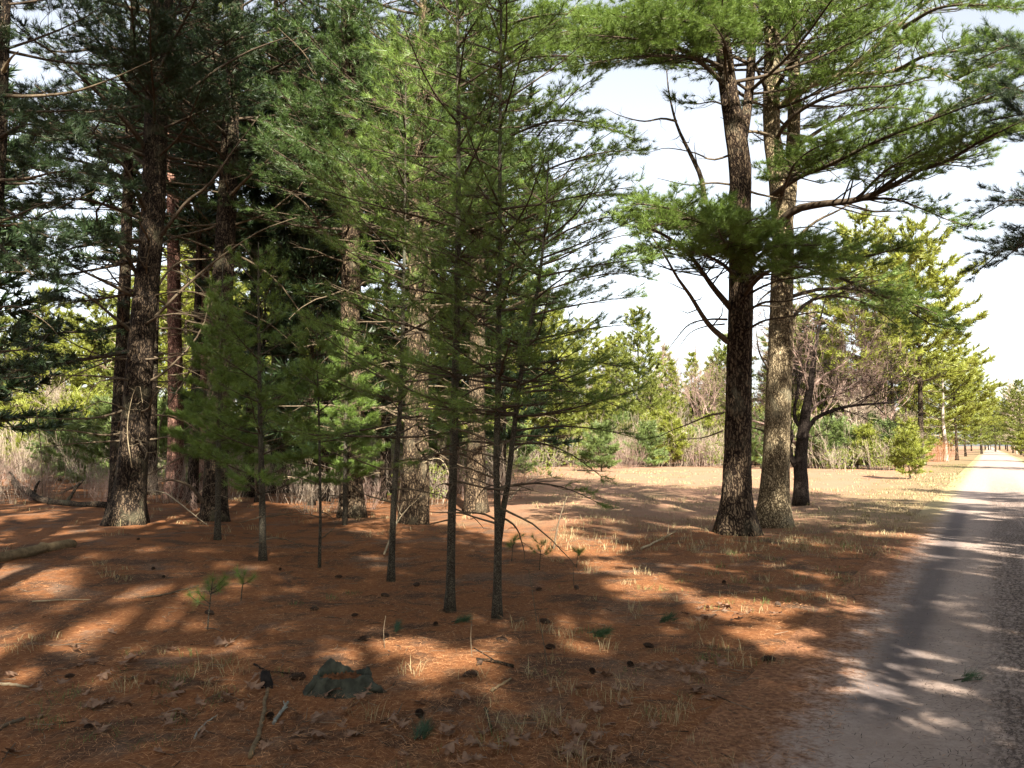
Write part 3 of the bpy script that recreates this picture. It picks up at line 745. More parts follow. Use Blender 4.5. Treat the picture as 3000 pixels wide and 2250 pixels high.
# --- left: the big old pine and its neighbours
Y = dist(1132)
t1 = D_trunk([(272, 1132, 64), (281, 1050, 62), (289, 950, 61), (298, 830, 58), (308, 700, 54), (322, 560, 51), (331, 430, 50), (335, 300, 49), (342, 150, 48), (350, 0, 46)], Y, 19)
ex = [
 dl([(320, 470, Y), (290, 400, Y - .8), (260, 350, Y - 1.3), (205, 320, Y - 1.7), (200, 290, Y - 1.9), (230, 240, Y - 2.0), (245, 210, Y - 2.0)], .05, dead=True, cfg=MIDD, mat='branch'),
 dl([(300, 600, Y), (265, 540, Y - .7), (215, 490, Y - 1.0), (210, 450, Y - 1.2), (240, 430, Y - 1.3), (300, 410, Y - 1.5)], .045, dead=True, cfg=MIDD, mat='branch'),
 dl([(322, 330, Y), (270, 260, Y - .7), (190, 180, Y - 1.4), (110, 110, Y - 2.0), (20, 60, Y - 2.6)], .06, dead=True, cfg=MIDD, mat='branch'),
 dl([(330, 230, Y), (280, 190, Y - .9), (220, 100, Y - 1.6), (160, 20, Y - 2.2), (140, -30, Y - 2.5)], .055, fol=.7, cfg=MIDD),
 dl([(335, 140, Y), (280, 110, Y - .8), (210, 105, Y - 1.5), (110, 110, Y - 2.1), (20, 40, Y - 2.6)], .045, fol=.6, cfg=MIDD),
 dl([(322, 480, Y), (250, 450, Y - .9), (170, 430, Y - 1.8), (90, 440, Y - 2.6), (20, 455, Y - 3.2)], .045, fol=.3, cfg=MIDD),
 dl([(325, 420, Y), (260, 380, Y - .8), (180, 350, Y - 1.6), (100, 340, Y - 2.4), (30, 350, Y - 3)], .045, fol=.4, cfg=MIDD),
 dl([(318, 520, Y), (250, 520, Y - .8), (180, 530, Y - 1.6), (110, 550, Y - 2.3), (50, 560, Y - 2.8)], .04, fol=.35, cfg=MIDD),
 dl([(328, 370, Y), (280, 330, Y + .6), (220, 300, Y + 1.2), (140, 300, Y + 1.8), (70, 310, Y + 2.4)], .04, fol=.35, cfg=MIDD),
 dl([(310, 620, Y), (250, 640, Y + .6), (180, 650, Y + 1.2), (110, 660, Y + 1.8)], .035, fol=.4, cfg=MIDD),
 dl([(340, 520, Y), (400, 440, Y - .5), (450, 400, Y - .8), (500, 330, Y - 1), (560, 250, Y - 1.2)], .045, dead=True, cfg=MIDD, mat='branch'),
 dl([(340, 220, Y), (400, 200, Y - .6), (470, 150, Y - 1.1), (540, 110, Y - 1.5), (620, 80, Y - 1.8)], .05, dead=True, cfg=MIDD, mat='branch'),
 dl([(290, 640, Y), (230, 610, Y - .6), (150, 570, Y - 1.2), (80, 520, Y - 1.9)], .04, dead=True, cfg=MIDD),
 dl([(290, 720, Y), (240, 680, Y - .5), (190, 640, Y - 1), (110, 600, Y - 1.5)], .04, dead=True, cfg=MIDD),
 dl([(275, 760, Y), (190, 775, Y - 1), (110, 790, Y - 1.8), (40, 800, Y - 2.6), (-30, 790, Y - 3)], .05, fol=.25, cfg=MIDD),
 dl([(275, 700, Y), (200, 715, Y - .8), (120, 720, Y - 1.6), (40, 745, Y - 2.2)], .045, fol=.3, cfg=MIDD),
 dl([(300, 560, Y), (240, 575, Y - .8), (160, 590, Y - 1.6), (90, 600, Y - 2.2)], .045, fol=.45, cfg=MIDD),
 dl([(285, 880, Y), (220, 900, Y - .3), (150, 905, Y - .6), (50, 900, Y - .9)], .03, dead=True, cfg=MIDD),
 dl([(280, 930, Y), (230, 940, Y - .3), (150, 930, Y - .6), (60, 930, Y - .9)], .028, dead=True, cfg=MIDD),
 dl([(320, 700, Y), (400, 620, Y - .2), (470, 560, Y - .4), (560, 500, Y - .6), (640, 470, Y - .8)], .035, dead=True, cfg=MIDD),
 dl([(325, 640, Y), (380, 570, Y + .3), (440, 560, Y + .6), (500, 555, Y + .9)], .03, dead=True, cfg=MIDD),
 dl([(285, 1010, Y - .3), (275, 930, Y - .5), (285, 860, Y - .6), (300, 830, Y - .7), (308, 870, Y - .8)], .012, dead=True, cfg=MIDD, mat='pale'),
]
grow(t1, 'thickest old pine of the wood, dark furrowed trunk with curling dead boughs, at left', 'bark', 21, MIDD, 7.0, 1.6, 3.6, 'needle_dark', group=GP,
     dz=(.45, .75), extra=ex, dead_n=(3, 6), hi_cfg=LOWD, k=20, flare=.6, fh=.32)
Y1b = dist(1112)
t1b = D_trunk([(256, 1112, 36), (257, 950, 33), (262, 800, 28), (270, 600, 24), (276, 400, 20)], Y1b, 14)
grow(t1b, 'thin dark pine standing tight behind the left edge of the thickest old pine', 'bark', 22, MIDD, 8.5, 3, 2.2, 'needle_dark', group=GP, split=True, dead_n=(2, 4), hi_cfg=LOWD)

Y = dist(1118)
t2 = D_trunk([(462, 1118, 50), (466, 1000, 48), (470, 850, 46), (476, 700, 47), (484, 550, 44), (494, 350, 38), (503, 180, 34), (512, 0, 30)], Y, 19)
ex = [dl([(476, 740, Y), (430, 760, Y + .3), (400, 820, Y + .5), (350, 900, Y + .4), (340, 1000, Y + .3)], .035, dead=True, cfg=MIDD),
      dl([(440, 1085, Y - .2), (410, 1050, Y - .4), (370, 1037, Y - .6), (330, 1045, Y - .9)], .05, dead=True, cfg=MIDD, mat='branch'),
      dl([(490, 430, Y), (540, 380, Y - .6), (600, 330, Y - 1.1), (660, 300, Y - 1.6)], .04, dead=True, cfg=MIDD),
      dl([(500, 300, Y), (440, 250, Y - .6), (390, 210, Y - 1.2), (330, 190, Y - 1.7)], .04, dead=True, cfg=MIDD)]
grow(t2, 'straight dark pine right of the thickest old pine, in deep shade', 'bark', 23, MIDD, 7.2, 1.6, 3.4, 'needle_dark', group=GP, extra=ex, dead_n=(3, 5), hi_cfg=LOWD)

Y0 = 13.2
t0 = Trunk(np.array([gnd(-75, 1260) * [1, 1, 1], at(-50, 700, Y0), at(-12, 420, Y0), at(2, 100, Y0), at(8, -60, Y0)]), np.array([.17, .15, .13, .12, .11]), 15)
ex = [dl([(0, 205, Y0), (60, 208, Y0 - .2), (150, 200, Y0 - .4), (230, 175, Y0 - .7), (330, 130, Y0 - 1)], .032, dead=True, cfg=MIDD, mat='deadwood'),
      dl([(-5, 480, Y0), (30, 468, Y0 - .3), (70, 450, Y0 - .5), (108, 435, Y0 - .7)], .032, dead=True, cfg=MIDD, mat='deadwood'),
      dl([(4, 160, Y0), (20, 130, Y0 - .3), (40, 110, Y0 - .5)], .045, dead=True, cfg=MIDD, mat='pale'),
      dl([(-12, 440, Y0), (40, 470, Y0 - .6), (90, 505, Y0 - 1.1), (130, 520, Y0 - 1.5)], .03, fol=.25, cfg=MIDD),
      dl([(-12, 520, Y0), (30, 560, Y0 - .5), (80, 600, Y0 - 1.0), (120, 610, Y0 - 1.3)], .03, fol=.3, cfg=MIDD),
      dl([(-5, 300, Y0), (50, 270, Y0 - .6), (100, 275, Y0 - 1.1), (160, 290, Y0 - 1.5)], .03, fol=.3, cfg=MIDD),
      dl([(-10, 390, Y0), (60, 385, Y0 - .5), (130, 370, Y0 - 1), (190, 375, Y0 - 1.4)], .03, fol=.2, cfg=MIDD)]
grow(t0, 'slim pine cut by the left edge of the picture, with pale broken branch stubs', 'bark', 24, MIDD, 5.5, 3, 2.8, 'needle_dark', group=GP, extra=ex, hi_cfg=LOWD)

Y = dist(1115)
t6 = D_trunk([(760, 1115, 50), (760, 1000, 45), (759, 850, 43), (757, 700, 41), (758, 500, 38), (757, 300, 36), (754, 150, 34), (752, 0, 31)], Y, 19)
ex = [dl([(750, 560, Y), (700, 500, Y - .5), (660, 440, Y - .9), (600, 400, Y - 1.3)], .04, dead=True, cfg=MIDD),
      dl([(765, 330, Y), (810, 400, Y - .4), (850, 450, Y - .6), (880, 520, Y - .7)], .04, dead=True, cfg=MIDD),
      dl([(765, 250, Y), (830, 330, Y - .4), (870, 370, Y - .5), (890, 400, Y - .5)], .04, dead=True, cfg=MIDD),
      dl([(750, 300, Y), (700, 200, Y - .8), (660, 120, Y - 1.4), (600, 60, Y - 1.9)], .04, dead=True, cfg=MIDD)]
grow(t6, 'pine with sunny patches on its brown trunk, in the middle of the wood edge', 'bark_brown', 25, MIDD, 6.0, 1.8, 3.3, 'needle_mid', group=GP, extra=ex, dead_n=(3, 6), hi_cfg=LOWD)

Y = dist(1130)
t7 = D_trunk([(884, 1130, 40), (886, 1050, 33), (888, 950, 31), (893, 800, 30), (898, 650, 28), (895, 500, 27), (897, 380, 27), (905, 270, 24), (912, 100, 20)], Y, 17)
s7 = Trunk(np.array([at(912, 1128, Y + .1) * [1, 1, 0], at(914, 1040, Y + .1), at(912, 900, Y + .1), at(916, 750, Y + .1), at(920, 560, Y + .1), at(918, 430, Y), at(900, 300, Y)]), np.array([32, 28, 27, 25, 23, 20, 16]) * K / 2 / F * Y)
ex = [dl([(900, 640, Y), (880, 560, Y - .4), (850, 480, Y - .6), (830, 420, Y - .8)], .035, dead=True, cfg=MIDD, mat='pale'),
      dl([(915, 1000, Y), (940, 990, Y - .2), (960, 1000, Y - .4), (975, 1040, Y - .5)], .01, dead=True, cfg=MIDD, mat='pale')]
grow(t7, 'pine with two light brown stems side by side, sunlit low down, behind the young pines', 'bark_brown', 26, MIDD, 6.0, 1.5, 3.0, 'needle_mid', group=GP, extra=ex, stems=(s7,), dead_n=(2, 5), hi_cfg=LOWD)

Y = dist(1108)
t8 = D_trunk([(1027, 1108, 46), (1029, 1000, 40), (1030, 850, 36), (1032, 700, 34), (1032, 550, 31), (1030, 400, 29), (1028, 200, 26), (1026, 0, 22)], Y, 17)
ex = [dl([(1033, 330, Y), (1110, 290, Y - 1), (1200, 260, Y - 2), (1290, 270, Y - 2.8), (1370, 300, Y - 3.4)], .04, fol=.45, cfg=MIDD),
      dl([(1035, 700, Y), (1130, 650, Y - .8), (1230, 610, Y - 1.5), (1330, 590, Y - 2.2), (1400, 600, Y - 2.6)], .035, fol=.45, cfg=MIDD),
      dl([(1035, 660, Y), (1140, 590, Y - .4), (1240, 540, Y - .8), (1340, 510, Y - 1.2), (1410, 505, Y - 1.4)], .035, dead=True, cfg=MIDD),
      dl([(1035, 500, Y), (1130, 430, Y + .4), (1230, 370, Y + .8), (1330, 330, Y + 1.2), (1400, 280, Y + 1.5)], .03, dead=True, cfg=MIDD),
      dl([(1030, 190, Y), (1090, 130, Y - 1.2), (1170, 95, Y - 2.4), (1270, 85, Y - 3.6), (1370, 110, Y - 4.8)], .05, fol=.1, cfg=MIDD),
      dl([(1030, 150, Y), (1060, 90, Y - 1.4), (1110, 50, Y - 2.8), (1200, 30, Y - 4), (1320, 40, Y - 5)], .05, fol=.1, cfg=MIDD),
      dl([(1030, 230, Y), (1080, 170, Y - 1.6), (1130, 130, Y - 3), (1200, 120, Y - 4.2), (1290, 125, Y - 5.2)], .045, fol=.1, cfg=MIDD),
      dl([(1035, 460, Y), (1120, 400, Y - .9), (1210, 355, Y - 1.8), (1300, 330, Y - 2.6), (1385, 325, Y - 3.2)], .04, fol=.5, cfg=MIDD),
      dl([(1035, 540, Y), (1120, 480, Y - .9), (1210, 440, Y - 1.8), (1300, 420, Y - 2.5), (1370, 425, Y - 3)], .04, fol=.4, cfg=MIDD),
      dl([(1035, 620, Y), (1130, 560, Y - .8), (1220, 500, Y - 1.5), (1310, 470, Y - 2.2), (1370, 470, Y - 2.6)], .04, fol=.4, cfg=MIDD),
      dl([(1035, 600, Y), (1080, 560, Y - .3), (1130, 520, Y - .5), (1190, 420, Y - .8), (1260, 330, Y - 1.1), (1330, 280, Y - 1.4)], .04, dead=True, cfg=MIDD, mat='branch'),
      dl([(1040, 380, Y), (1120, 340, Y - .5), (1180, 270, Y - .9), (1240, 200, Y - 1.3), (1300, 160, Y - 1.6)], .035, fol=.8, cfg=MIDD),
      dl([(1040, 420, Y), (1120, 380, Y - .5), (1200, 300, Y - 1), (1270, 230, Y - 1.4)], .03, dead=True, cfg=MIDD)]
grow(t8, 'reddish-brown pine trunk between the two nearest young pine stems', 'bark_brown', 27, MIDD, 6.0, 1.5, 2.8, 'needle_big', group=GP, extra=ex, dead_n=(2, 5), hi_cfg=LOWD)

# red pines and dark poles deeper in
Y = dist(1074)
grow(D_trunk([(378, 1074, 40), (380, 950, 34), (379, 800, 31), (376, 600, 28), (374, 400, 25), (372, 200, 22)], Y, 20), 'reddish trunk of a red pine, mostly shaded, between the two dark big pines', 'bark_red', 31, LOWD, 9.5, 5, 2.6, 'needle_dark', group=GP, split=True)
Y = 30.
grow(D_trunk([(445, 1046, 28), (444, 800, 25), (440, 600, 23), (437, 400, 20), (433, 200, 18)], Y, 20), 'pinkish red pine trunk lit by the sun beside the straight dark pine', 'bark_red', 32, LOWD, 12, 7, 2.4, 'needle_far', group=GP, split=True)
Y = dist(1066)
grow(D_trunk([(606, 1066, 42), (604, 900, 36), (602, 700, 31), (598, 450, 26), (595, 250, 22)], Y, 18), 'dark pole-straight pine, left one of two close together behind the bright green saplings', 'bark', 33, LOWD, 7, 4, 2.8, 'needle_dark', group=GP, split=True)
Y = dist(1058)
grow(D_trunk([(640, 1058, 26), (636, 800, 23), (631, 500, 22), (628, 250, 19)], Y, 17), 'dark pole-straight pine, right one of two close together behind the bright green saplings', 'bark', 34, LOWD, 7, 4, 2.6, 'needle_dark', group=GP, split=True)

# ================================================================= YOUNG PINES IN FRONT
GY = 'young pines in front of the wood'
YC = dict(NEAR); YC.update(sp=.12, ter=.115, nn=14)
def not_low(path, live): return True
Y = dist(1303)
y1 = D_trunk([(972, 1303, 20.6), (975, 1150, 18.1), (980, 950, 17.2), (985, 750, 15.5), (988, 600, 13.8), (990, 400, 10.8), (990, 200, 8.6), (988, 0, 6.9)], Y, 7.2, taper_top=.008)
grow(y1, 'young pine with a straight single dark stem, nearest the middle of the picture', 'bark_young', 41, YC, 2.0, .9, 1.35, 'needle_young', 'young pine', group=GY, dz=(.26, .42), nb=(3, 6), dead_n=(3, 5), live_fol=.36,
     k=12, flare=.55, fh=.09, rough=.03, prof=2.2, el=(.0, .2), r_b=.0075, dens=1.0)
Y = dist(1320)
y2 = D_trunk([(1073, 1320, 19.5), (1075, 1220, 17.2), (1076, 1140, 15.6), (1072, 1000, 13.3), (1076, 850, 13.3), (1078, 650, 10.9), (1080, 500, 9.4), (1080, 300, 7.8), (1082, 100, 6.2)], Y, 6.8, taper_top=.008)
st2 = Trunk(np.array([at(1077, 1150, Y), at(1096, 1050, Y + .02), at(1110, 930, Y + .05), at(1128, 790, Y + .1), at(1150, 680, Y + .15), at(1165, 600, Y + .2), at(1178, 480, Y + .25), at(1185, 330, Y + .3)]), np.array([13, 12, 11, 10, 8.5, 7, 5, 3]) * K / 2 / F * Y)
grow(y2, 'young pine whose dark stem forks low down, right of the straight single-stemmed young pine', 'bark_young', 42, YC, 1.7, .9, 1.4, 'needle_young', 'young pine', group=GY, dz=(.26, .42), nb=(3, 6), dead_n=(3, 5), live_fol=.36,
     k=12, flare=.55, fh=.09, rough=.03, prof=2.2, el=(.0, .2), r_b=.0075, stems=(st2,),
     extra=[dl([(x0, y0, Y + .05), ((x0 * 2 + x1) / 3, y0 + (y1_ - y0) * .15 - 12, Y + .05 + dy * .3), ((x0 + x1 * 2) / 3, y0 + (y1_ - y0) * .5 - 12, Y + .05 + dy * .7), (x1, y1_, Y + dy)], .011, fol=f)
            for x0, y0, x1, y1_, dy, f in [(1128, 790, 1375, 800, .2, .45), (1118, 850, 1340, 880, -.3, .4), (1110, 930, 1390, 950, .3, .5), (1108, 960, 1300, 1030, -.4, .45), (1096, 1050, 1300, 1090, .2, .55), (1130, 740, 1370, 700, -.3, .45),
                                          (1150, 680, 1390, 640, .3, .4), (1160, 600, 1400, 560, .1, .4), (1078, 840, 960, 900, -.5, .5), (1165, 560, 1360, 480, -.3, .4), (1075, 960, 900, 1000, -.3, .6), (1128, 800, 1250, 860, -.8, .35)]])
Y = dist(1240)
y3 = D_trunk([(845, 1240, 15.0), (850, 1100, 13.2), (856, 1000, 11.4), (866, 850, 9.7), (871, 650, 7.9), (875, 450, 6.2), (876, 250, 4.4)], Y, 6.6, taper_top=.008)
grow(y3, 'thin dark sapling pine standing left of the straight young pine, before the two-stemmed pine', 'bark_young', 43, YC, 1.5, .8, 1.4, 'needle_young', 'young pine', group=GY, dz=(.22, .36), nb=(3, 6), dead_n=(2, 4), live_fol=.3,
     k=10, flare=.5, fh=.09, rough=.03, prof=2.2, el=(.0, .2), r_b=.0075)
Y = 10.2
y3b = D_trunk([(1215, 1165, 12), (1222, 1000, 10), (1230, 800, 9), (1236, 600, 7), (1240, 400, 5)], Y, 5.6, taper_top=.008)
Y = dist(1205)
y4 = D_trunk([(568, 1205, 15), (566, 1050, 13), (562, 900, 10), (560, 750, 7), (558, 620, 4)], Y, 4.4, taper_top=.006)
grow(y4, 'bushy bright green sapling pine with a short dark stem, left of the sunny-barked pine', 'bark_young', 44, SAPL, .55, .3, .95, 'needle_young', 'young pine', group=GY, dz=(.22, .42), nb=(2, 5), live_fol=.3, k=10, flare=.5, fh=.09, rough=.03, prof=2.6, el=(.05, .35), r_b=.008, dens=.62)
Y = dist(1218)
y5 = D_trunk([(690, 1218, 7), (692, 1100, 6), (690, 950, 5), (686, 800, 3)], Y, 3.4, taper_top=.005)
grow(y5, 'spindly little pine sapling with a few green tufts, right of the bushy bright green sapling', 'bark_young', 45, SAPL, 1.1, .3, .75, 'needle_young', 'young pine', group=GY, dz=(.24, .38), nb=(2, 4), dead_n=(1, 3), live_fol=.3, k=8, flare=.2, rough=.02, prof=1.4, r_b=.007)
Y = dist(1165)
y6 = D_trunk([(470, 1165, 13), (472, 1000, 11), (475, 850, 8), (478, 700, 5)], Y, 4.6, taper_top=.006)
grow(y6, 'bushy green sapling pine in front of the straight dark big pine', 'bark_young', 46, SAPL, 1.3, .5, .85, 'needle_young', 'young pine', group=GY, dz=(.22, .34), nb=(3, 6), live_fol=.15, k=10, flare=.5, fh=.09, rough=.03, prof=1.4, r_b=.008)
Y = dist(1135)
y7 = D_trunk([(745, 1135, 10), (746, 1000, 9), (748, 850, 6), (750, 760, 4)], Y, 4.0, taper_top=.006)
grow(y7, 'green sapling pine close against the foot of the sunny-barked pine', 'bark_young', 47, SAPL, .6, .3, .85, 'needle_young', 'young pine', group=GY, dz=(.22, .36), nb=(3, 5), live_fol=.2, k=8, flare=.2, rough=.02, prof=1.4, r_b=.008)
def seedling(dx, dy, hh, seed, label, n=5):
    rng = np.random.default_rng(seed); b = gnd(dx, dy)
    root = thing('pine_seedling', label, 'seedling', b, 'pine seedlings on the forest floor')
    B = Geo(); N = Geo()
    p = resample(np.array([[0, 0, -.03], [.01, 0, hh * .4], [.03, .01, hh]]), 8); B.tube(p, np.linspace(.007, .003, 8), 6)
    tips = [p[-1]]; D = [[0, 0, 1.]]
    for i in range(n):
        z = hh * rng.uniform(.45, .95); az = i * 2.4 + rng.normal(0, .3); L = hh * rng.uniform(.3, .55)
        q = bpath(np.array([.02, 0, z]), az, .3, .8, L, rng, 6); B.tube(q, np.linspace(.004, .002, 6), 5)
        tips += [q[-1], q[-3]]; D += [q[-1] - q[-2], q[-1] - q[-2]]
    needles(N, np.array(tips), nrm(np.array(D)), 85, .095, .0018, .95, rng, .25)
    B.build('stem', M['bark_young'], root, True); N.build('needles', M['needle_young'], root)
seedling(448, 1368, .42, 1, 'knee-high pine seedling with fluffy green tufts on the sunny-edged ground left of centre', 6)
seedling(520, 1300, .28, 2, 'tiny pine seedling just behind the knee-high fluffy seedling', 3)
seedling(1165, 1225, .35, 3, 'low green pine seedling right of the forked young pine stem', 6)
seedling(1105, 1210, .3, 4, 'low green pine seedling close behind the forked young pine stem', 5)
seedling(1245, 1215, .22, 5, 'small pine seedling on sunny needles right of the low green seedlings', 4)
M['rust'] = plain_mat('rust_twigs', (.22, .10, .05), (.40, .20, .10), 3, island=True)
# more pines of the same row: which one, across the road, along the road, size, turn
# ================================================================= PINES ACROSS THE ROAD (they shade the foreground) AND ONE AT THE RIGHT EDGE
def straight(x, y, H, r, seed, lean=.3):
    rng = np.random.default_rng(seed)
    z = np.array([0, .15, .4, .7, 1]) * H
    p = np.stack([x + np.cumsum(rng.normal(0, lean * .3, 5)), y + np.cumsum(rng.normal(0, lean * .3, 5)), z], -1)
    p[0] = [x, y, float(hgt(x, y))]
    return Trunk(p, np.array([1, .86, .66, .38, .06]) * r)

GS = 'pines across the road behind the viewer'
def at_road(q, s): return road_xy(q, s)
x, y = at_road(4.9, 14.5)
Yb = y
tr = straight(x, y, 15, .2, 60)
def lim(z, pts, r, fol, cfg=None):
    p = np.array([tr.pos(z)] + [at(*q) for q in pts]); return dict(path=resample(p, 14), r=r, fol=fol, cfg=cfg or NEAR)
ex = [lim(3.6, [(2300, 540, 10.5), (2200, 525, 10.8), (2140, 560, 11.0), (2108, 590, 11.1)], .05, .2),
      lim(4.4, [(2330, 440, 10.6), (2230, 430, 10.9), (2170, 435, 11.1), (2115, 470, 11.2)], .045, .25),
      lim(4.0, [(2330, 500, 10), (2250, 500, 10.1), (2190, 540, 10.2), (2150, 575, 10.3)], .045, .2),
      lim(6.0, [(2330, 250, 10.5), (2230, 200, 10.9), (2150, 190, 11.2), (2100, 220, 11.4)], .05, .25),
      lim(6.6, [(2330, 170, 10.7), (2230, 110, 11.0), (2160, 100, 11.3), (2110, 130, 11.4)], .05, .25),
      lim(5.4, [(2330, 300, 10), (2240, 250, 10.2), (2180, 240, 10.3), (2140, 260, 10.4)], .05, .2)]
grow(tr, 'pine across the road whose dark bough tips hang into the right edge of the picture', 'bark', 61, MIDD, 7.6, 5.2, 2.6, 'needle_dark', extra=ex, split=True, hi_cfg=LOWD,
     keep=lambda p, live: not bool(np.any((proj(p)[0] > -50) & (proj(p)[0] < 2205) & (proj(p)[2] > 0) & (proj(p)[1] > -60))))

SHD = dict(LOWD); SHD.update(L=.26, w=.045, nn=30)
# gaps in the shading crowns where the sun comes through to the ground: (x, y on the picture, radius)
SPOTS = [(960, 1430, .42), (1100, 1500, .18), (1400, 1275, .42), (1290, 1395, .22), (1660, 1380, .36), (1820, 1500, .2), (1960, 1560, .25), (1240, 1165, .9), (1450, 1150, .7), (700, 1260, .25), (540, 1215, .3)]
SDV = np.array(sd)
SP = np.array([gnd(a, b_) for a, b_, r in SPOTS]); SR = np.array([r for a, b_, r in SPOTS])
def lets_sun(path, live):
    v = path[:, None, :] - SP[None]
    t = v @ SDV
    d = np.linalg.norm(v - t[..., None] * SDV, axis=-1)
    hit = np.any(d < SR[None] + .12, axis=1)
    if not hit.any(): return path
    k = int(np.argmax(hit))
    return resample(path[:k], len(path)) if k >= 3 else None      # the bough ends short of the gap
roadside = grow(straight(*at_road(5.2, -3.5), 14, .17, 62), 'shorter bushy pine across the road just behind the viewer, shading the near ground', 'bark', 63, SHD, 3.0, 1.5, 3.0, 'needle_big', group=GS, split=False, prune=False, nb=(4, 6), dz=(.5, .8), prof=1.4, keep=lets_sun)
tallpine = grow(straight(*at_road(3.95, -8.6), 23, .27, 64, .1), 'tall bare-stemmed pine across the road well behind the viewer', 'bark', 65, SHD, 15.2, 12, 2.8, 'needle_big', group=GS, split=False, prune=False, nb=(4, 6), dz=(.5, .8), prof=1.4)
for i, (q, s, Hh) in enumerate([(4.6, 2.5, 13.5), (7.9, 7.2, 14), (4.24, -5.64, 13.7), (3.62, -2.7, 14.7), (9.8, -10, 15), (9.5, .5, 15.5), (8.5, -6.5, 16)]):
    grow(straight(*at_road(q, s), Hh, .18, 160 + i), 'pine of the shady row along the road, behind the viewer and out of view', 'bark', 170 + i, SHD, 3.0, 1.5, 3.0, 'needle_big', group=GS, split=False, prune=False, nb=(4, 6), dz=(.5, .8), prof=1.4, keep=lets_sun)
def at3(q, s):
    x, y = at_road(q, s); return (x, y, float(hgt(x, y)))
SHADE = [ 
         (tallpine, 4.55, -8.45, .97, 2.0), (tallpine, 8.0, -12, 1.05, 5.0), (tallpine, 11, -3, 1.0, .3)]
SHADE += [(roadside, q, s, sc, rz) for q, s, sc, rz in [(12, 4, 1.1, 1), (13, -8, 1.2, 2), (9, -14, 1.1, 3), (16, -2, 1.2, 4), (5.5, -16, 1.1, 5), (12, 10, 1.1, 5.5), (10, -20, 1.2, .5), (18, 6, 1.2, 2.2)]]
SHADE += [(k, *((x * RN[0] + y * RN[1], x * RU[0] + y * RU[1])), sc, rz) for k, x, y, sc, rz in [(roadside, -8.2, 1, 1.5, 1.0), (tallpine, -4.2, 1.2, .95, 2.2), (tallpine, -10.5, 2.5, 1.0, 3.3),
          (roadside, -9, -4, 1.1, 2), (roadside, -13, 0, 1.1, 3), (roadside, -12, -9, 1.2, 4), (roadside, -16, -5, 1.2, 5), (roadside, -17, 3, 1.1, 1.5), (roadside, -8.5, -12, 1.2, 1.1)]]
SHADE += [(k, q, s, sc, rz) for k, q, s, sc, rz in [(roadside, 6.5, 10.5, 1.0, 3.0), (roadside, 11, 17, 1.1, .8),  (roadside, 9, 56, 1.1, 3.6),
          (roadside, 11.5, 84, 1.2, 2.2)]]
for i, (proto, q, s, sc, rz) in enumerate(SHADE):
    dup(proto, at3(q, s), rz, sc, 'pine of the shady row along the road, behind the viewer and out of view', GS)

# ================================================================= BACKGROUND TREES, SHRUBS AND BRUSH
def far_pine(name, label, H, zl, Lmax, needle, seed, r, bark='bark', cfg=None, dens=1.0, prof=1.3, flat=False, dz=(.4, .7)):
    c = dict(cfg or FARD)
    t = straight(0, 0, H, r, seed, .15); t.p[:, :2] -= t.p[0, :2]; t.base = t.p[0].copy() * 0; t.p[0, 2] = 0
    return grow(t, label, bark, seed, c, zl, zl * .5, Lmax, needle, name=name, split=False, prune=False, nb=(4, 7), dz=dz if not flat else (.7, 1.1), prof=prof, k=7, dead_n=(1, 3), dens=dens, el=(.05, .2), dead_mat='pale')

def bare_tree(name, label, H, seed, m, depth=5, stems=1, r=.12, cat='tree', spread=.42, kids=(3, 5), minr=.007, ratio=.66, frac=.36):
    rng = np.random.default_rng(seed)
    root = thing(name, label, cat, (0, 0, 0))
    G = Geo()
    for i in range(stems):
        a = rng.uniform(0, 6.28); t = .08 if stems == 1 else rng.uniform(.2, .55)
        bare(G, (0.12 * cos(a) * (stems > 1), .12 * sin(a) * (stems > 1), -.1), nrm(np.array([[t * cos(a), t * sin(a), 1]]))[0], H * frac * rng.uniform(.8, 1.1), r, depth, rng, spread, .12, kids, minr, .1, ratio)
    G.build('trunk' if stems == 1 else 'stems', M[m], root)
    return root

def brush(name, label, Hh, seed, m, n=40, spreadr=.9, cat='shrub', leafy=None):
    rng = np.random.default_rng(seed)
    root = thing(name, label, cat, (0, 0, 0))
    G = Geo()
    for i in range(n):
        a = rng.uniform(0, 6.28); rr = spreadr * math.sqrt(rng.random())
        bare(G, (rr * cos(a), rr * sin(a), -.05), nrm(np.array([[.35 * cos(a) * rr, .35 * sin(a) * rr, 1]]) + rng.normal(0, .18, (1, 3)))[0], Hh * rng.uniform(.3, .6), .010, 2, rng, .4, .1, (2, 4), .006, .12, .7)
    G.build('stems', M[m], root)
    if leafy:
        N = Geo(); P = np.stack([rng.normal(0, spreadr * .6, 260), rng.normal(0, spreadr * .6, 260), Hh * rng.uniform(.1, .9, 260)], -1)
        needles(N, P, nrm(rng.normal(0, 1, (260, 3)) + [0, 0, .6]), 5, .16, .05, .6, rng); N.build('foliage', M[leafy], root)
    return root

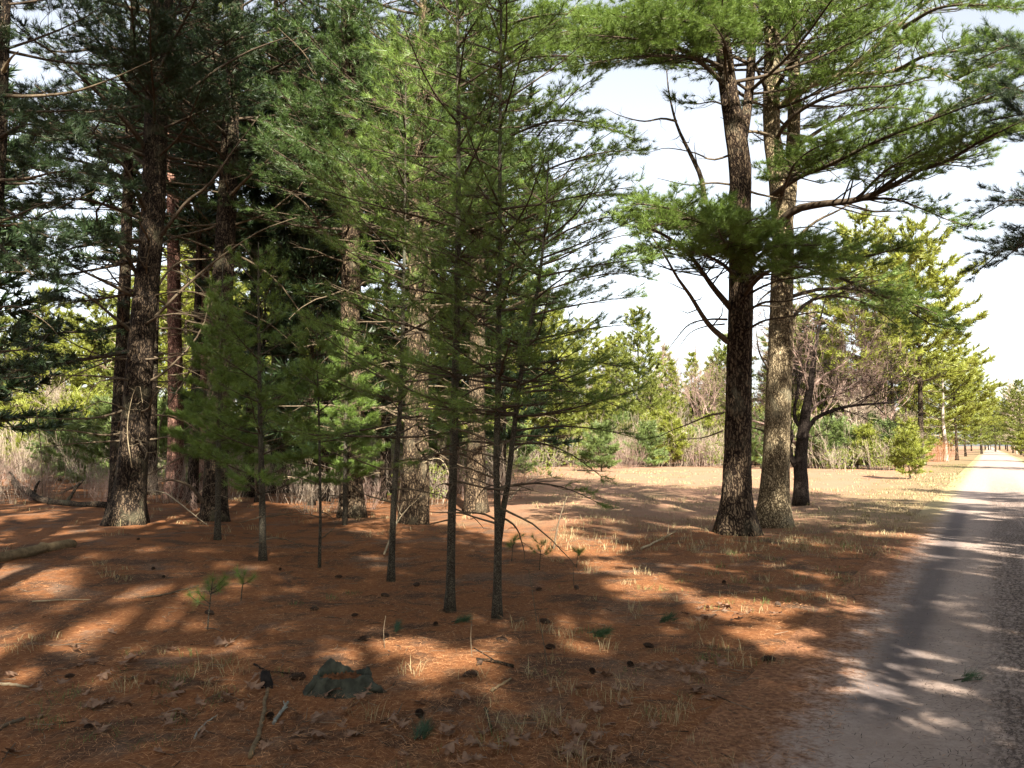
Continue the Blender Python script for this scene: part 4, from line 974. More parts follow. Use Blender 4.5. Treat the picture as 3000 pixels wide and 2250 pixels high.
GAPP = 'trees beyond the field'; GWB = 'trees behind the wood edge'; GBR = 'brush behind the wood edge'
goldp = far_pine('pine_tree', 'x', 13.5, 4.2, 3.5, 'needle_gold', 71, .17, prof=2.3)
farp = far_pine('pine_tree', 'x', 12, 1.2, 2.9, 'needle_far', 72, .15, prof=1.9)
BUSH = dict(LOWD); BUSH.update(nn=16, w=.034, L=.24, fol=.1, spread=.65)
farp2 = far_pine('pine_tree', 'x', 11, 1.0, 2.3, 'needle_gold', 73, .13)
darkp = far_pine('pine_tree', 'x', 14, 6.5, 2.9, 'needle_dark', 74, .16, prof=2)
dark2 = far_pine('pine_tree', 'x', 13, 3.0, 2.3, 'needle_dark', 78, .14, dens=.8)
under = far_pine('pine_tree', 'x', 8, 1.6, 2.2, 'needle_dark', 79, .09, dens=.9, prof=2)
bushp = far_pine('young_pine', 'x', 3.0, .15, 1.3, 'needle_blue', 75, .04, 'bark_young', BUSH, 1.8, 1.5, dz=(.2, .34))
bushg = far_pine('young_pine', 'x', 2.6, .15, .95, 'needle_gold', 76, .035, 'bark_young', BUSH, 1.7, 1.5, dz=(.2, .34))
wallp = far_pine('pine_tree', 'x', 10, 2.8, 5.6, 'needle_gold', 77, .24, 'pale_bark', None, 1.25, 2.2, True)
pinkt = bare_tree('bare_tree', 'x', 12, 81, 'twig_pink', 5)
greyt = bare_tree('bare_tree', 'x', 10, 82, 'twig_grey', 5, 2, .08)
bigbare = bare_tree('bare_tree', 'x', 17, 83, 'twig_grey', 5, 1, .22, spread=.5, ratio=.7)
brushg = brush('brush_shrub', 'x', 2.2, 84, 'twig_grey')
brushp = brush('brush_shrub', 'x', 1.7, 85, 'twig_pink', 50)
brushl = brush('brush_shrub', 'x', 1.9, 86, 'twig_grey', 34, 1.0, leafy='needle_far')
rustb = brush('shrub', 'x', 1.9, 87, 'rust', 110, 1.3)
PROTO = dict(gold=goldp, far=farp, far2=farp2, dark=darkp, dark2=dark2, under=under, bush=bushp, bushg=bushg, wall=wallp, pink=pinkt, grey=greyt, big=bigbare, bg=brushg, bp=brushp, bl=brushl, rust=rustb)
HT = dict(gold=13.5, far=12, far2=11, dark=13, bush=3, bushg=2.6, wall=10)
used = set()
prng = random.Random(7)
def put(kind, dx, Y, sc, label, group=None, szm=1, rz=None):
    x = (dx * K - 1500) / F * (Y * cos(PITCH) + 0)
    o = PROTO[kind]; rz = prng.uniform(0, 6.28) if rz is None else rz
    loc = (x, Y, float(hgt(x, Y)))
    if kind in used: return dup(o, loc, rz, sc, label, group, None, szm)
    used.add(kind); o.location = loc; o.rotation_euler = (0, 0, rz); o.scale = (sc, sc, sc * szm); o['label'] = label
    if group: o['group'] = group
    elif 'group' in o: del o['group']
    return o

# right-hand background, each its own description
for a in [
 ('gold', 1872, 63, 1.42, 'golden sunlit pine directly right of the tan roadside trunk, first of the tall golden ones'),
 ('gold', 1992, 67, 1.45, 'tallest golden sunlit pine, its crown reaching up beside the open sky over the road'),
 ('gold', 1932, 76, 1.25, 'golden pine tucked between the two tallest golden sunlit pines'),
 ('far', 1785, 68, 1.0, 'green pine behind the small leafless cherry tree'),
 ('gold', 2066, 88, 1.0, 'shorter golden pine stepping down toward the road, right of the tallest golden pine'),
 ('wall', 2042, 82, 1.0, 'lone pale-trunked pine with flat spreading yellow-green boughs at the left road verge'),
 ('far', 2085, 118, 1.0, 'yellow-green pine just past the lone pale-trunked pine at the road verge'),
 ('gold', 2120, 150, 1.1, 'golden pine overhanging the left side of the road far along'),
 ('far', 2010, 104, 1.0, 'green pine behind the rust-coloured shrub'),
 ('dark', 1960, 90, .9, 'dark pine in the shadow below the tallest golden pine'),
 ('dark', 1900, 80, .8, 'dark pine glimpsed low between the golden pines and the green bushes'),
 ('rust', 2018, 80, 1.1, 'rounded rust-brown shrub beside the lone pale-trunked pine'),
 ('bushg', 1965, 38.7, .85, 'small yellow-green pine standing alone in the field near the road'),
 ('bushg', 1950, 52, 1.15, 'yellow-green bushy pine behind the small one alone in the field'),
 ('bush', 1775, 58, 1.15, 'blue-green bushy young pine right of the cherry tree trunk'),
 ('bush', 1720, 60, 1.0, 'blue-green bushy young pine seen behind the cherry tree trunk'),
 ('bush', 1642, 57, 1.3, 'green bushy young pine glimpsed between the two big roadside trunks'),
 ('bush', 1852, 55, .95, 'low blue-green pine with a dark gap beside it, below the golden pines'),
 ('bush', 1890, 63, 1.1, 'green bushy pine left of the yellow-green bushy pine in the field'),
 ('bl', 1905, 52, 1.0, 'straw-coloured leafless shrub at the foot of the golden pines'),
 ('bl', 1812, 50, .8, 'straw-coloured leafless shrub between two blue-green young pines'),
 ('big', 2216, 135, 1.1, 'tall spreading leafless tree right of the road at the picture edge'),
 ('far', 2196, 175, 1.0, 'yellow-green pine below the tall leafless tree right of the road'),
 ('gold', 2208, 225, 1.0, 'golden pine far down the right side of the road'),
 ('grey', 2195, 150, 1.2, 'grey leafless tree behind the tall leafless one right of the road'),
 ('pink', 1825, 61, .8, 'low pinkish leafless tree behind the small cherry tree'),
 ('pink', 1765, 60, .75, 'pinkish leafless thicket tree seen between tan trunk and cherry'),
 ('grey', 1890, 66, .85, 'brownish leafless tree among the golden pines'),
 ('dark', 2160, 292, 1.1, 'dark pine closing the far end of the road'),
 ('dark', 2135, 285, 1.2, 'dark pine left of the one closing the far end of the road'),
 ('dark', 2185, 300, 1.15, 'dark pine right of the one closing the far end of the road'),
 ('far', 2205, 132, 1.0, 'green pine nearest at the right verge of the road, by the picture edge'),
 ('gold', 2188, 168, 1.0, 'golden pine at the right verge of the road, second along'),
 ('far', 2176, 225, 1.1, 'small-looking green pine at the right verge, far along the road'),
 ('bushg', 2209, 118, 1.3, 'low yellow-green pine bush at the right verge of the road'),
 ('far', 2098, 235, 1.2, 'green pine left of the road end'),
 ('far', 2118, 262, 1.3, 'green pine filling the road end on its left'),
 ('under', 2140, 296, 1.6, 'low dark pine at the very end of the road'),
 ('under', 2158, 301, 1.7, 'second low dark pine at the very end of the road'),
 ('far', 2172, 306, 1.3, 'broad green pine behind the end of the road'),
 ('under', 2188, 300, 1.7, 'low dark pine at the end of the road, toward its right'),
 ('far', 2203, 300, 1.3, 'broad green pine right of the road end'),
 ('far', 2128, 318, 1.4, 'tall green pine behind the road bend'),
 # middle: behind the open field
 ('big', 1395, 92, .85, 'tall spreading grey leafless tree beyond the left part of the field'),
 ('big', 1470, 100, .95, 'tall spreading leafless tree beyond the middle of the field'),
 ('big', 1528, 88, .75, 'spreading leafless tree just left of the dark roadside trunk, beyond the field'),
 ('pink', 1350, 88, 1.3, 'tall thin pinkish tree at the left end of the far tree line'),
 ('pink', 1500, 106, 1.5, 'tallest thin pinkish tree of the far tree line'),
 ('grey', 1850, 60, .9, 'tan leafless tree in front of the first tall golden pine'),
 ('pink', 1915, 63, .8, 'pinkish leafless tree under the golden pine boughs'),
 ('bush', 1810, 56, 1.15, 'dense blue-green young pine two places right of the cherry tree'),
 ('bushg', 1872, 54, 1.1, 'yellow-green young pine under the first tall golden pine'),
 ('bush', 1920, 57, 1.1, 'blue-green young pine under the tallest golden pine'),
 ('bushg', 1985, 72, 1.3, 'yellow-green young pine in front of the rust-brown shrub'),
 ('far', 2150, 200, 1.1, 'pine beside the bend where the road disappears'),
 ('pink', 1545, 72, .95, 'pinkish leafless tree left against the dark roadside trunk, beyond the field'),
 ('pink', 1505, 78, .85, 'pale pinkish leafless tree beyond the middle of the field'),
 ('far2', 1500, 92, 1.05, 'pointed yellowish pine top left of the dark roadside trunk'),
 ('far2', 1540, 96, 1.05, 'pointed yellowish pine top nearest the dark roadside trunk'),
 ('far2', 1455, 90, .95, 'pointed yellowish pine behind the pale pinkish leafless tree'),
 ('pink', 1430, 95, 1.45, 'tall faint pink leafless tree rising above the others beyond the field'),
 ('grey', 1385, 82, 1.1, 'pale grey stemmed leafless tree at the left end of the field'),
 ('far', 1330, 74, .95, 'green pine at the left end of the field edge'),
 ('far', 1405, 70, .62, 'low green pine at the field edge below the tall faint pink tree'),
 ('gold', 1262, 66, .85, 'yellow-green pine glimpsed right of the forked young pine'),
 ('far', 1200, 60, .95, 'yellow-green pine glimpsed between the young pine branches, right of the forked stem'),
 ('gold', 1140, 57, .95, 'yellow-green pine glimpsed just right of the forked young pine stem'),
 ('bushg', 1440, 63, 1.5, 'bright yellow-green bushy pine on the far edge of the field'),
 ('bushg', 1490, 65, 1.1, 'smaller yellow-green bushy pine at the far edge of the field'),
 ('bush', 1395, 60, 1.1, 'green bushy pine at the far left corner of the field'),
 ('bush', 1300, 50, 1.0, 'green bushy pine at the end of the wood, before the field'),
 ('bl', 1550, 62, 1.1, 'tan leafless shrub at the field edge beside the dark roadside trunk'),
 ('bg', 1460, 64, 1.0, 'grey leafless shrub in the middle of the far field edge'),
 ('bp', 1520, 63, 1.2, 'reddish leafless shrub at the far field edge near the dark roadside trunk'),
 ('bp', 1350, 58, 1.1, 'reddish leafless shrub at the left corner of the field'),
 ('bl', 1270, 52, 1.1, 'tan leafless shrub at the end of the wood, before the field'),
]: put(*a)
EDGE = [(1165, 'right of the forked young pine'), (1260, 'at the end of the wood'), (1350, 'at the left corner of the field'), (1440, 'in the middle of the far field edge'), (1530, 'left of the dark roadside trunk'), (1640, 'between the two roadside trunks'), (1760, 'right of the cherry tree'), (1860, 'below the golden pines')]
er = random.Random(33)
ENAME = dict(far='yellow-green pine', far2='pointed yellowish pine', gold='golden pine', pink='pinkish leafless tree', grey='grey leafless tree', bl='straw-coloured half green shrub', bp='pinkish leafless shrub', bush='green bushy young pine', bushg='yellow-green bushy young pine', bg='grey leafless shrub')
for i in range(120):
    k = er.choice(['far', 'far2', 'pink', 'pink', 'grey', 'grey', 'bl', 'bp', 'bl', 'bushg', 'bg', 'bush'])
    dx = er.uniform(1110, 1900); low = k in ('bl', 'bp', 'bush', 'bushg', 'bg')
    Y = er.uniform(63, 74) if low else er.uniform(76, 108)
    if dx > 1700: Y *= .9
    lab = '%s, %s, %s' % (ENAME[k], 'low growth' if low else 'far off', min(EDGE, key=lambda m: abs(m[0] - dx))[1])
    put(k, dx, Y, er.uniform(1.0, 1.9) if low else er.uniform(.85, 1.25), lab, lab)

# left: sunlit trees and brush showing between the dark trunks
MARK = [(-60, 'by the slim edge pine'), (110, 'left of the thickest old pine'), (350, 'right of the thickest old pine'), (410, 'beside the pinkish red pine'),
        (545, 'left of the dark pole pines'), (690, 'right of the dark pole pines'), (820, 'right of the sunny-barked pine'), (950, 'right of the two-stemmed pine'), (1060, 'behind the forked young pine')]
def mark(dx): return min(MARK, key=lambda m: abs(m[0] - dx))[1]
NAMES = dict(gold='tall golden sunlit pine', far='tall yellow-green sunlit pine', far2='pointed golden pine', dark='tall dark shaded pine', dark2='slim dark pine with low boughs', under='low dark understorey pine', pink='pinkish leafless tree', grey='grey leafless tree',
             bg='grey leafless brush', bp='pinkish leafless brush', bl='straw-coloured half green brush', bush='bushy green young pine', bushg='bushy yellow-green young pine')
def depth_word(Y): return 'among the trunks' if Y < 28 else 'close behind' if Y < 40 else ('farther back' if Y < 55 else 'far back')
LEFT = [('dark', 540, 25, 1.0), ('dark', 700, 24, 1.0), ('dark', 835, 26, 1.05), ('dark', 955, 24, .98), ('dark', 1085, 29, .9), ('dark', 330, 28, 1.1), ('dark', -90, 26, 1.0),
        ('dark', 420, 23, .95), ('dark', 770, 29, 1.1), ('dark', 900, 30, 1.1), ('dark2', 700, 31, 1.1), ('dark2', 985, 28, .95), ('under', 560, 23, .9), ('under', 675, 22, .95), ('under', 830, 24, 1.0), ('under', 1080, 27, 1.0), ('under', -70, 25, 1.2)]
lr = random.Random(21)
for i in range(28):
    LEFT.append((lr.choice(['gold', 'far', 'far', 'far2', 'gold']), -160 + i * 48 + lr.uniform(-25, 25), lr.uniform(50, 78), lr.uniform(.9, 1.2)))
for i in range(10): LEFT.append((lr.choice(['pink', 'grey']), -120 + i * 125 + lr.uniform(-40, 40), lr.uniform(46, 64), lr.uniform(.7, 1.0)))
for i in range(36): LEFT.append((lr.choice(['bg', 'bp', 'bl', 'bl']), -140 + i * 37 + lr.uniform(-25, 25), lr.uniform(38, 52), lr.uniform(.9, 1.5)))
for i in range(24): LEFT.append((lr.choice(['bush', 'bushg', 'bushg']), -120 + i * 54 + lr.uniform(-30, 30), lr.uniform(44, 58), lr.uniform(1.0, 1.8)))
for i in range(44): LEFT.append((lr.choice(['bg', 'bl', 'bl', 'bush', 'bushg', 'bp']), -140 + i * 29 + lr.uniform(-18, 18), lr.uniform(30, 40), lr.uniform(.7, 1.2)))
for i in range(20): LEFT.append((lr.choice(['bg', 'bp', 'bg', 'bl']), -60 + i * 62 + lr.uniform(-25, 25), lr.uniform(19.5, 27), lr.uniform(.35, .65)))
for k, dx, Y, sc in LEFT:
    lab = '%s %s, %s' % (NAMES[k], depth_word(Y), mark(dx))
    put(k, dx, Y, sc, lab, lab)

# distant wood closing every view between the trees: one mass nobody could count
def wood():
    rng = np.random.default_rng(90); N = Geo(); T = Geo()
    for i in range(520):
        a = R(rng.uniform(-52, 52)); d = rng.uniform(110, 330)
        x, y = d * sin(a), d * cos(a)
        q = x * RN[0] + y * RN[1]
        if abs(q - .8) < 7 + d * .01 and d < 305: continue
        if q > 0 and d < 150: continue
        H = rng.uniform(8, 13)
        n = 90
        z = H * rng.uniform(.08, 1, n) ** .8; rr = (1.05 - z / H) * 2.9 * rng.uniform(.4, 1, n); b = rng.uniform(0, 6.28, n)
        P = np.stack([x + rr * np.cos(b), y + rr * np.sin(b), z], -1)
        D = nrm(np.stack([np.cos(b), np.sin(b), np.full(n, .15)], -1))
        needles(N, P, D, 7, 1.0, .28, .45, rng)
        T.tube(np.array([[x, y, -.2], [x, y, H * .9]]), np.array([.2, .05]), 5, False, 1)
    g = Geo()
    for src in (N, T):
        off = g.n
        g.v += src.v; g.q += [a + off for a in src.q]; g.t += [a + off for a in src.t]; g.qm += src.qm; g.tm += src.tm; g.n += src.n
    tag(g.build('distant_wood', [M['needle_far'], M['bark']]), 'distant pine wood closing the horizon beyond field and road', 'wood', kind='stuff')
wood()
# ================================================================= FOREST FLOOR
def leaf_mat(name, a, b): return plain_mat(name, a, b, 25, .8, .002)
M['leaf'] = leaf_mat('dry_oak_leaf', (.09, .048, .032), (.26, .16, .105))
M['cone'] = plain_mat('cone_scales', (.025, .016, .012), (.10, .065, .045), 60)
M['moss'] = plain_mat('mossy_rotten_wood', (.016, .016, .012), (.082, .086, .064), 13, .95, .02)
M['rot'] = plain_mat('rotten_core', (.05, .02, .01), (.28, .12, .05), 30, .95, .02)
M['blackbark'] = plain_mat('black_bark_flake', (.008, .007, .007), (.03, .025, .022), 30)
M['greystick'] = plain_mat('lichen_stick', (.10, .10, .085), (.34, .34, .29), 45)
M['tanstick'] = plain_mat('peeled_stick', (.085, .060, .034), (.22, .16, .09), 16)
M['sprig'] = needle_mat('needles_fresh', (.025, .060, .028), (.04, .085, .035), (.07, .09, .035), .3)
M['litter'] = plain_mat('fallen_needles', (.10, .04, .018), (.52, .27, .13), 3, .7, .001, True)
M['twigs'] = plain_mat('ground_twigs', (.03, .022, .016), (.20, .155, .11), 3, .9, .001, True)
M['darklitter'] = plain_mat('weathered_needles', (.018, .012, .010), (.11, .070, .050), 3, .8, .001, True)
M['drygrass'] = plain_mat('dry_grass', (.20, .155, .075), (.42, .34, .19), 2, .7, .001, True)
M['greengrass'] = plain_mat('green_grass', (.05, .09, .025), (.14, .17, .055), 2, .6, .001, True)

def litter():
    rng = np.random.default_rng(101); n = 130000
    d = 2.6 + 11 * rng.random(n) ** 1.6; a = R(1) * rng.uniform(-36, 36, n)
    x, y = d * np.sin(a), d * np.cos(a)
    q = x * RN[0] + y * RN[1]
    ok = rng.random(n) < np.where(q < -1.0, 1, np.where(q < -.75, .35, np.where((q > -.2) & (q < 1), .16, .03)))
    x, y = x[ok], y[ok]; n = len(x)
    z = hgt(x, y) + .012 + rng.uniform(0, .012, n)
    th = rng.uniform(0, pi, n); L = rng.uniform(.035, .085, n); w = .0016 + .0004 * np.hypot(x, y) ** .5
    dv = np.stack([np.cos(th), np.sin(th), rng.normal(0, .12, n)], -1); sv = np.stack([-np.sin(th), np.cos(th), rng.normal(0, .3, n)], -1)
    p = np.stack([x, y, z], -1)
    v = np.stack([p - sv * w[:, None] / 2, p + sv * w[:, None] / 2, p + dv * L[:, None]], 1)
    g = Geo(); g.add(v, None, np.arange(n * 3).reshape(-1, 3))
    tag(g.build('needle_litter', M['litter']), 'loose orange pine needles lying over the forest floor', 'needle litter', kind='stuff')
litter()

def twig_litter():
    rng = np.random.default_rng(107); n = 1500
    d = 2.8 + 14 * rng.random(n) ** 1.4; a = R(1) * rng.uniform(-36, 30, n); x, y = d * np.sin(a), d * np.cos(a)
    ok = x * RN[0] + y * RN[1] < -1.2; x, y = x[ok], y[ok]; n = len(x)
    th = rng.uniform(0, 2 * pi, n); L = rng.uniform(.03, .16, n) * (1 + (rng.random(n) < .08) * 2)
    p = np.stack([x, y, hgt(x, y) + .012], -1); m = p + np.stack([np.cos(th) * L * .5, np.sin(th) * L * .5, rng.uniform(0, .012, n)], -1)
    t2 = th + rng.normal(0, .35, n); e = m + np.stack([np.cos(t2) * L * .5, np.sin(t2) * L * .5, rng.uniform(-.008, .01, n)], -1)
    r = rng.uniform(.0014, .0035, n) * (1 + (L > .2) * .6)
    g = Geo(); g.segs(p, m, r, r * .8, 4); g.segs(m, e, r * .8, r * .4, 4)
    tag(g.build('twig_litter', M['twigs'], None, True), 'short dead twigs strewn among the fallen needles', 'twigs', kind='stuff')
twig_litter()

def road_litter():
    rng = np.random.default_rng(103); n = 95000
    s = 2.2 + 26 * rng.random(n) ** 1.5
    q = np.where(rng.random(n) < .72, .42 + .34 * rng.standard_normal(n), rng.uniform(-.95, 2.6, n))
    lane = .5 + .5 * np.sin(q * 23 + .25 * np.sin(s * .9)) * np.cos(q * 9 + .4)
    ok = rng.random(n) < .15 + .85 * lane * (.5 + .5 * np.sin(s * 3.1 + q * 5) * np.sin(s * .83))
    s, q = s[ok], q[ok]; n = len(s)
    x = RU[0] * s + RN[0] * q; y = RU[1] * s + RN[1] * q
    z = .034 - .004 * np.abs(q - .85) + rng.uniform(0, .006, n)
    th = rng.normal(.5, .7, n); L = rng.uniform(.02, .075, n); w = .0028 + .0009 * np.hypot(x, y) ** .5
    dv = np.stack([np.cos(th), np.sin(th), rng.normal(0, .05, n)], -1); sv = np.stack([-np.sin(th), np.cos(th), np.zeros(n)], -1)
    p = np.stack([x, y, z], -1)
    v = np.stack([p - sv * w[:, None] / 2, p + sv * w[:, None] / 2, p + dv * L[:, None]], 1)
    g = Geo(); g.add(v, None, np.arange(n * 3).reshape(-1, 3))
    tag(g.build('road_litter', M['darklitter']), 'dark weathered needles and bits of twig strewn along the middle of the track', 'needle litter', kind='stuff')
road_litter()

def blades(name, label, m, clumps, seed, kind='stuff'):
    rng = np.random.default_rng(seed); g = Geo()
    for (x, y, rad, n, hh, lean) in clumps:
        if -1.1 < x * RN[0] + y * RN[1] < 2.75: continue
        a = rng.uniform(0, 6.28, n); r = rad * np.sqrt(rng.random(n))
        px, py = x + r * np.cos(a), y + r * np.sin(a)
        b = np.stack([px, py, hgt(px, py) - .005], -1)
        th = rng.uniform(0, 6.28, n); ln = lean * rng.uniform(.3, 1.4, n); h = hh * rng.uniform(.4, 1.1, n)
        dv = np.stack([np.cos(th) * ln, np.sin(th) * ln, np.ones(n)], -1) * h[:, None]
        dist_ = np.hypot(px, py)
        w = np.stack([-np.sin(th), np.cos(th), np.zeros(n)], -1) * (.0007 + .00016 * dist_)[:, None]
        mid = b + dv * np.array([.45, .45, .62]); tip = b + dv * np.array([1, 1, .85])
        v = np.stack([b - w, b + w, mid - w * .7, mid + w * .7, tip], 1).reshape(-1, 3)
        i = np.arange(n)[:, None] * 5
        g.add(v, i + np.array([[0, 1, 3, 2]]), i + np.array([[2, 3, 4]]))
    tag(g.build(name, M[m]), label, 'grass', kind=kind)

rg = np.random.default_rng(111)
cl = []
# dry tufts: photograph shows them right of the twin pines, along the verge and by the near right corner
for (dx, dy, s, n) in [(1230, 1500, .5, 6), (1290, 1600, .5, 9), (1180, 1620, .4, 5), (1330, 1560, .5, 6), (1250, 1380, .4, 5), (950, 1560, .35, 4), (1350, 1290, .4, 4), (1450, 1200, .5, 5), (1600, 1240, .7, 8), (1500, 1180, .6, 5),
                       (1840, 1110, .8, 10), (1780, 1130, .8, 8), (1880, 1130, .8, 8), (1700, 1180, .6, 5), (250, 1260, .5, 4), (330, 1470, .5, 4), (420, 1530, .4, 4), (1490, 1430, .5, 6), (1420, 1480, .5, 5), (1260, 1230, .5, 5), (20, 1400, .3, 4)]:
    p = gnd(dx, dy)
    for i in range(n):
        cl.append((p[0] + rg.normal(0, s), p[1] + rg.normal(0, s * 1.3), .10, int(rg.integers(14, 34)), rg.uniform(.06, .17), .9))
for i in range(900):
    d = 13 + 40 * rg.random() ** 1.4; a = R(rg.uniform(2, 30)); x, y = d * sin(a), d * cos(a); q = x * RN[0] + y * RN[1]
    if q > -1.3: continue
    cl.append((x, y, .25, int(rg.integers(12, 26)), rg.uniform(.05, .16), .8))
for i in range(260):
    d = 8 + 40 * rg.random(); q = rg.uniform(-3.2, -1.15); x, y = road_xy(q, d)
    cl.append((x, y, .16, 16, rg.uniform(.04, .11), .8))
for i in range(120):
    d = 14 + 18 * rg.random(); a = R(rg.uniform(-31, 2)); cl.append((d * sin(a), d * cos(a), .2, 16, rg.uniform(.08, .2), .9))
blades('dry_grass', 'thin dry straw-coloured grass in the field and along the verge', 'drygrass', cl, 1)
cl = []
for (dx, dy, s, n) in [(1700, 1250, .8, 12), (1620, 1290, .6, 8), (1800, 1180, .9, 10), (230, 1560, .35, 6), (120, 1610, .3, 5), (330, 1480, .4, 6), (400, 1450, .3, 4), (480, 1480, .3, 4), (700, 1290, .3, 3), (1270, 1370, .2, 2), (1530, 1430, .4, 5), (1110, 1650, .3, 4), (60, 1530, .4, 6), (290, 1590, .2, 3), (1490, 1540, .3, 3), (1590, 1440, .3, 4)]:
    p = gnd(dx, dy)
    for i in range(n): cl.append((p[0] + rg.normal(0, s), p[1] + rg.normal(0, s), .09, int(rg.integers(12, 26)), rg.uniform(.03, .09), 1.0))
for i in range(400):
    d = 8 + 70 * rg.random(); q = rg.uniform(-4.2, -1.1); x, y = road_xy(q, d); cl.append((x, y, .3, 14, rg.uniform(.03, .07), .8))
for i in range(160):
    d = 45 + 60 * rg.random(); q = rg.uniform(2.8, 6); x, y = road_xy(q, d); cl.append((x, y, .5, 24, rg.uniform(.05, .12), .8))
blades('green_grass', 'short green grass sprouting thinly between fallen needles', 'greengrass', cl, 2)

# --- rotten stump
def stump():
    rng = np.random.default_rng(3); b = gnd(738, 1500); b[2] = float(hgt(b[0], b[1]))
    root = thing('tree_stump', 'low hollow rotten stump, mossy grey-green, in the near ground left of centre', 'stump', b)
    k = 96; a = np.arange(k) * 2 * pi / k
    ph = rng.uniform(0, 6.28, 4)
    lump = .012 * np.cos(7 * a + ph[0]) + .014 * np.cos(11 * a + ph[1]) + rng.normal(0, .006, k)
    rad = .168 * (1 + .06 * np.cos(2 * a + .4) + .035 * np.cos(5 * a + ph[0]) + lump)
    bump = lambda c, w, h: h * np.exp(-(((a - c + pi) % (2 * pi) - pi) / w) ** 2)
    # worn rim: low flat wall towards the track, a taller flap at the back left, a gap beside it, a splinter on the right
    rim = .098 + bump(2.2, .45, .05) - bump(2.95, .2, .045) - bump(1.2, .4, .02) + bump(.15, .12, .03) + .004 * np.cos(9 * a + ph[2]) + rng.normal(0, .003, k)
    rows = []
    for zz, m in [(-.04, 1.7), (0, 1.38), (.018, 1.16), (.04, 1.06), (.07, 1.01)]:
        rows.append(np.stack([rad * m * np.cos(a), rad * m * np.sin(a), np.full(k, zz)], -1) + rng.normal(0, .003, (k, 3)))
    for f, m in [(.9, .995), (1, .975), (1.0, .87), (.75, .82), (.3, .76)]:
        rows.append(np.stack([rad * m * np.cos(a), rad * m * np.sin(a), rim * f], -1) + rng.normal(0, .003, (k, 3)))
    v = np.vstack(rows); n = len(rows)
    i = np.arange(n - 1)[:, None] * k; j = np.arange(k)[None]; j2 = (j + 1) % k
    g = Geo(); g.add(v, np.stack([i + j, i + j2, i + k + j2, i + k + j], -1).reshape(-1, 4)); g.build('rim', M['moss'], root)
    g = Geo(); rr = np.linspace(0, 1, 7)
    pts = np.concatenate([np.stack([rad * .8 * r * np.cos(a), rad * .8 * r * np.sin(a), np.full(k, .076 - .012 * r) + rng.normal(0, .008, k)], -1) for r in rr])
    i = np.arange(6)[:, None] * k
    g.add(pts, np.stack([i + j, i + j2, i + k + j2, i + k + j], -1).reshape(-1, 4)); g.build('core', M['rot'], root, True)
    for az, L in [(-.35, .16), (3.6, .10)]:
        g = Geo(); p = np.array([[.15 * cos(az), .15 * sin(az), .06], [(.15 + L * .5) * cos(az), (.15 + L * .5) * sin(az), .03], [(.15 + L) * cos(az + .2), (.15 + L) * sin(az + .2), -.03]])
        g.tube(resample(p, 8), np.linspace(.04, .012, 8), 8, True, 0, 1 + rng.normal(0, .1, (8, 8))); g.build('root', M['moss'], root, True)
stump()

def stick(name, label, cat, dpts, r0, r1, m, seed=0, lift=.012, side=(), group=None, zs=None, k=7):
    rng = np.random.default_rng(seed + 500)
    P = np.array([gnd(*q) for q in dpts]); P[:, 2] += lift
    if zs is not None: P[:, 2] += np.array(zs)
    b = P[0].copy(); n = max(10, len(P) * 4)
    p = resample(P - b, n) + np.concatenate([[[0, 0, 0]], rng.normal(0, r0 * .18, (n - 1, 3))])
    g = Geo(); g.tube(p, np.linspace(r0, r1, n), k, True, 0, 1 + rng.normal(0, .08, (n, k)))
    for (t, az, el, L) in side:
        q, tg = interp(p, [t]); pp = bpath(q[0], az, el, el * .6, L, rng, 6, .1); g.tube(pp, np.linspace(r0 * .45, r1 * .4, 6), 5)
    o = g.build(name, M[m], None, True, b)
    return tag(o, label, cat, group)

stick('fallen_log', 'short sawn log with pale peeled bark lying at the left edge, in patchy sun', 'log', [(-60, 1222), (0, 1218), (60, 1210), (110, 1200), (158, 1192)], .075, .068, 'tanstick', 1, .055, k=12)
stick('fallen_log', 'long dark fallen log before the thickest old pine, at its left', 'log', [(30, 1066), (90, 1090), (160, 1098), (245, 1104)], .10, .08, 'bark', 2, .07, [(.1, 2.4, .6, .9), (.5, 1.9, .7, .7), (.8, 1.2, .9, .8)], zs=(.30, .05, 0, 0), k=12)
stick('fallen_branch', 'long thin fallen branch lying across the ground behind the dark log', 'branch', [(130, 1072), (200, 1060), (280, 1064), (350, 1075)], .03, .012, 'deadwood', 3, .1, [(.3, 1.4, .5, .8), (.6, 2.2, .4, .6)], zs=(.0, .25, .2, 0))
stick('stick', 'tan stick ending at a black bark flake, lying near the bottom edge', 'stick', [(540, 1655), (556, 1610), (566, 1570), (572, 1530), (577, 1505)], .013, .010, 'tanstick', 4)
stick('stick', 'short grey lichen-covered stick pointing at a brown leaf, right of the tan stick', 'stick', [(590, 1578), (602, 1560), (622, 1535)], .010, .008, 'greystick', 5, .015, [(.5, .9, .6, .05), (.8, 2, .6, .05)])
stick('stick', 'thin curved grey twig in the shade left of the tan stick', 'stick', [(420, 1607), (428, 1590), (446, 1570), (470, 1555)], .006, .003, 'greystick', 6)
stick('stick', 'pale stick in the sunny strip, running toward its right end darker', 'stick', [(305, 1306), (340, 1300), (380, 1292), (428, 1282)], .010, .006, 'deadwood', 7)
stick('stick', 'pale straight stick in a sun patch at the left edge, near the bottom', 'stick', [(-10, 1463), (30, 1468), (62, 1476)], .012, .008, 'pale', 8)
stick('stick', 'thin pale stick lying in the shaded ground left of the sunny strip', 'stick', [(70, 1304), (140, 1302), (195, 1305)], .007, .004, 'pale', 9)
stick('stick', 'dark crooked twig lying just right of the sun patch by the stump', 'stick', [(1030, 1430), (1070, 1436), (1110, 1446)], .010, .012, 'bark', 10, .012, [(.5, 2.4, .3, .2)])
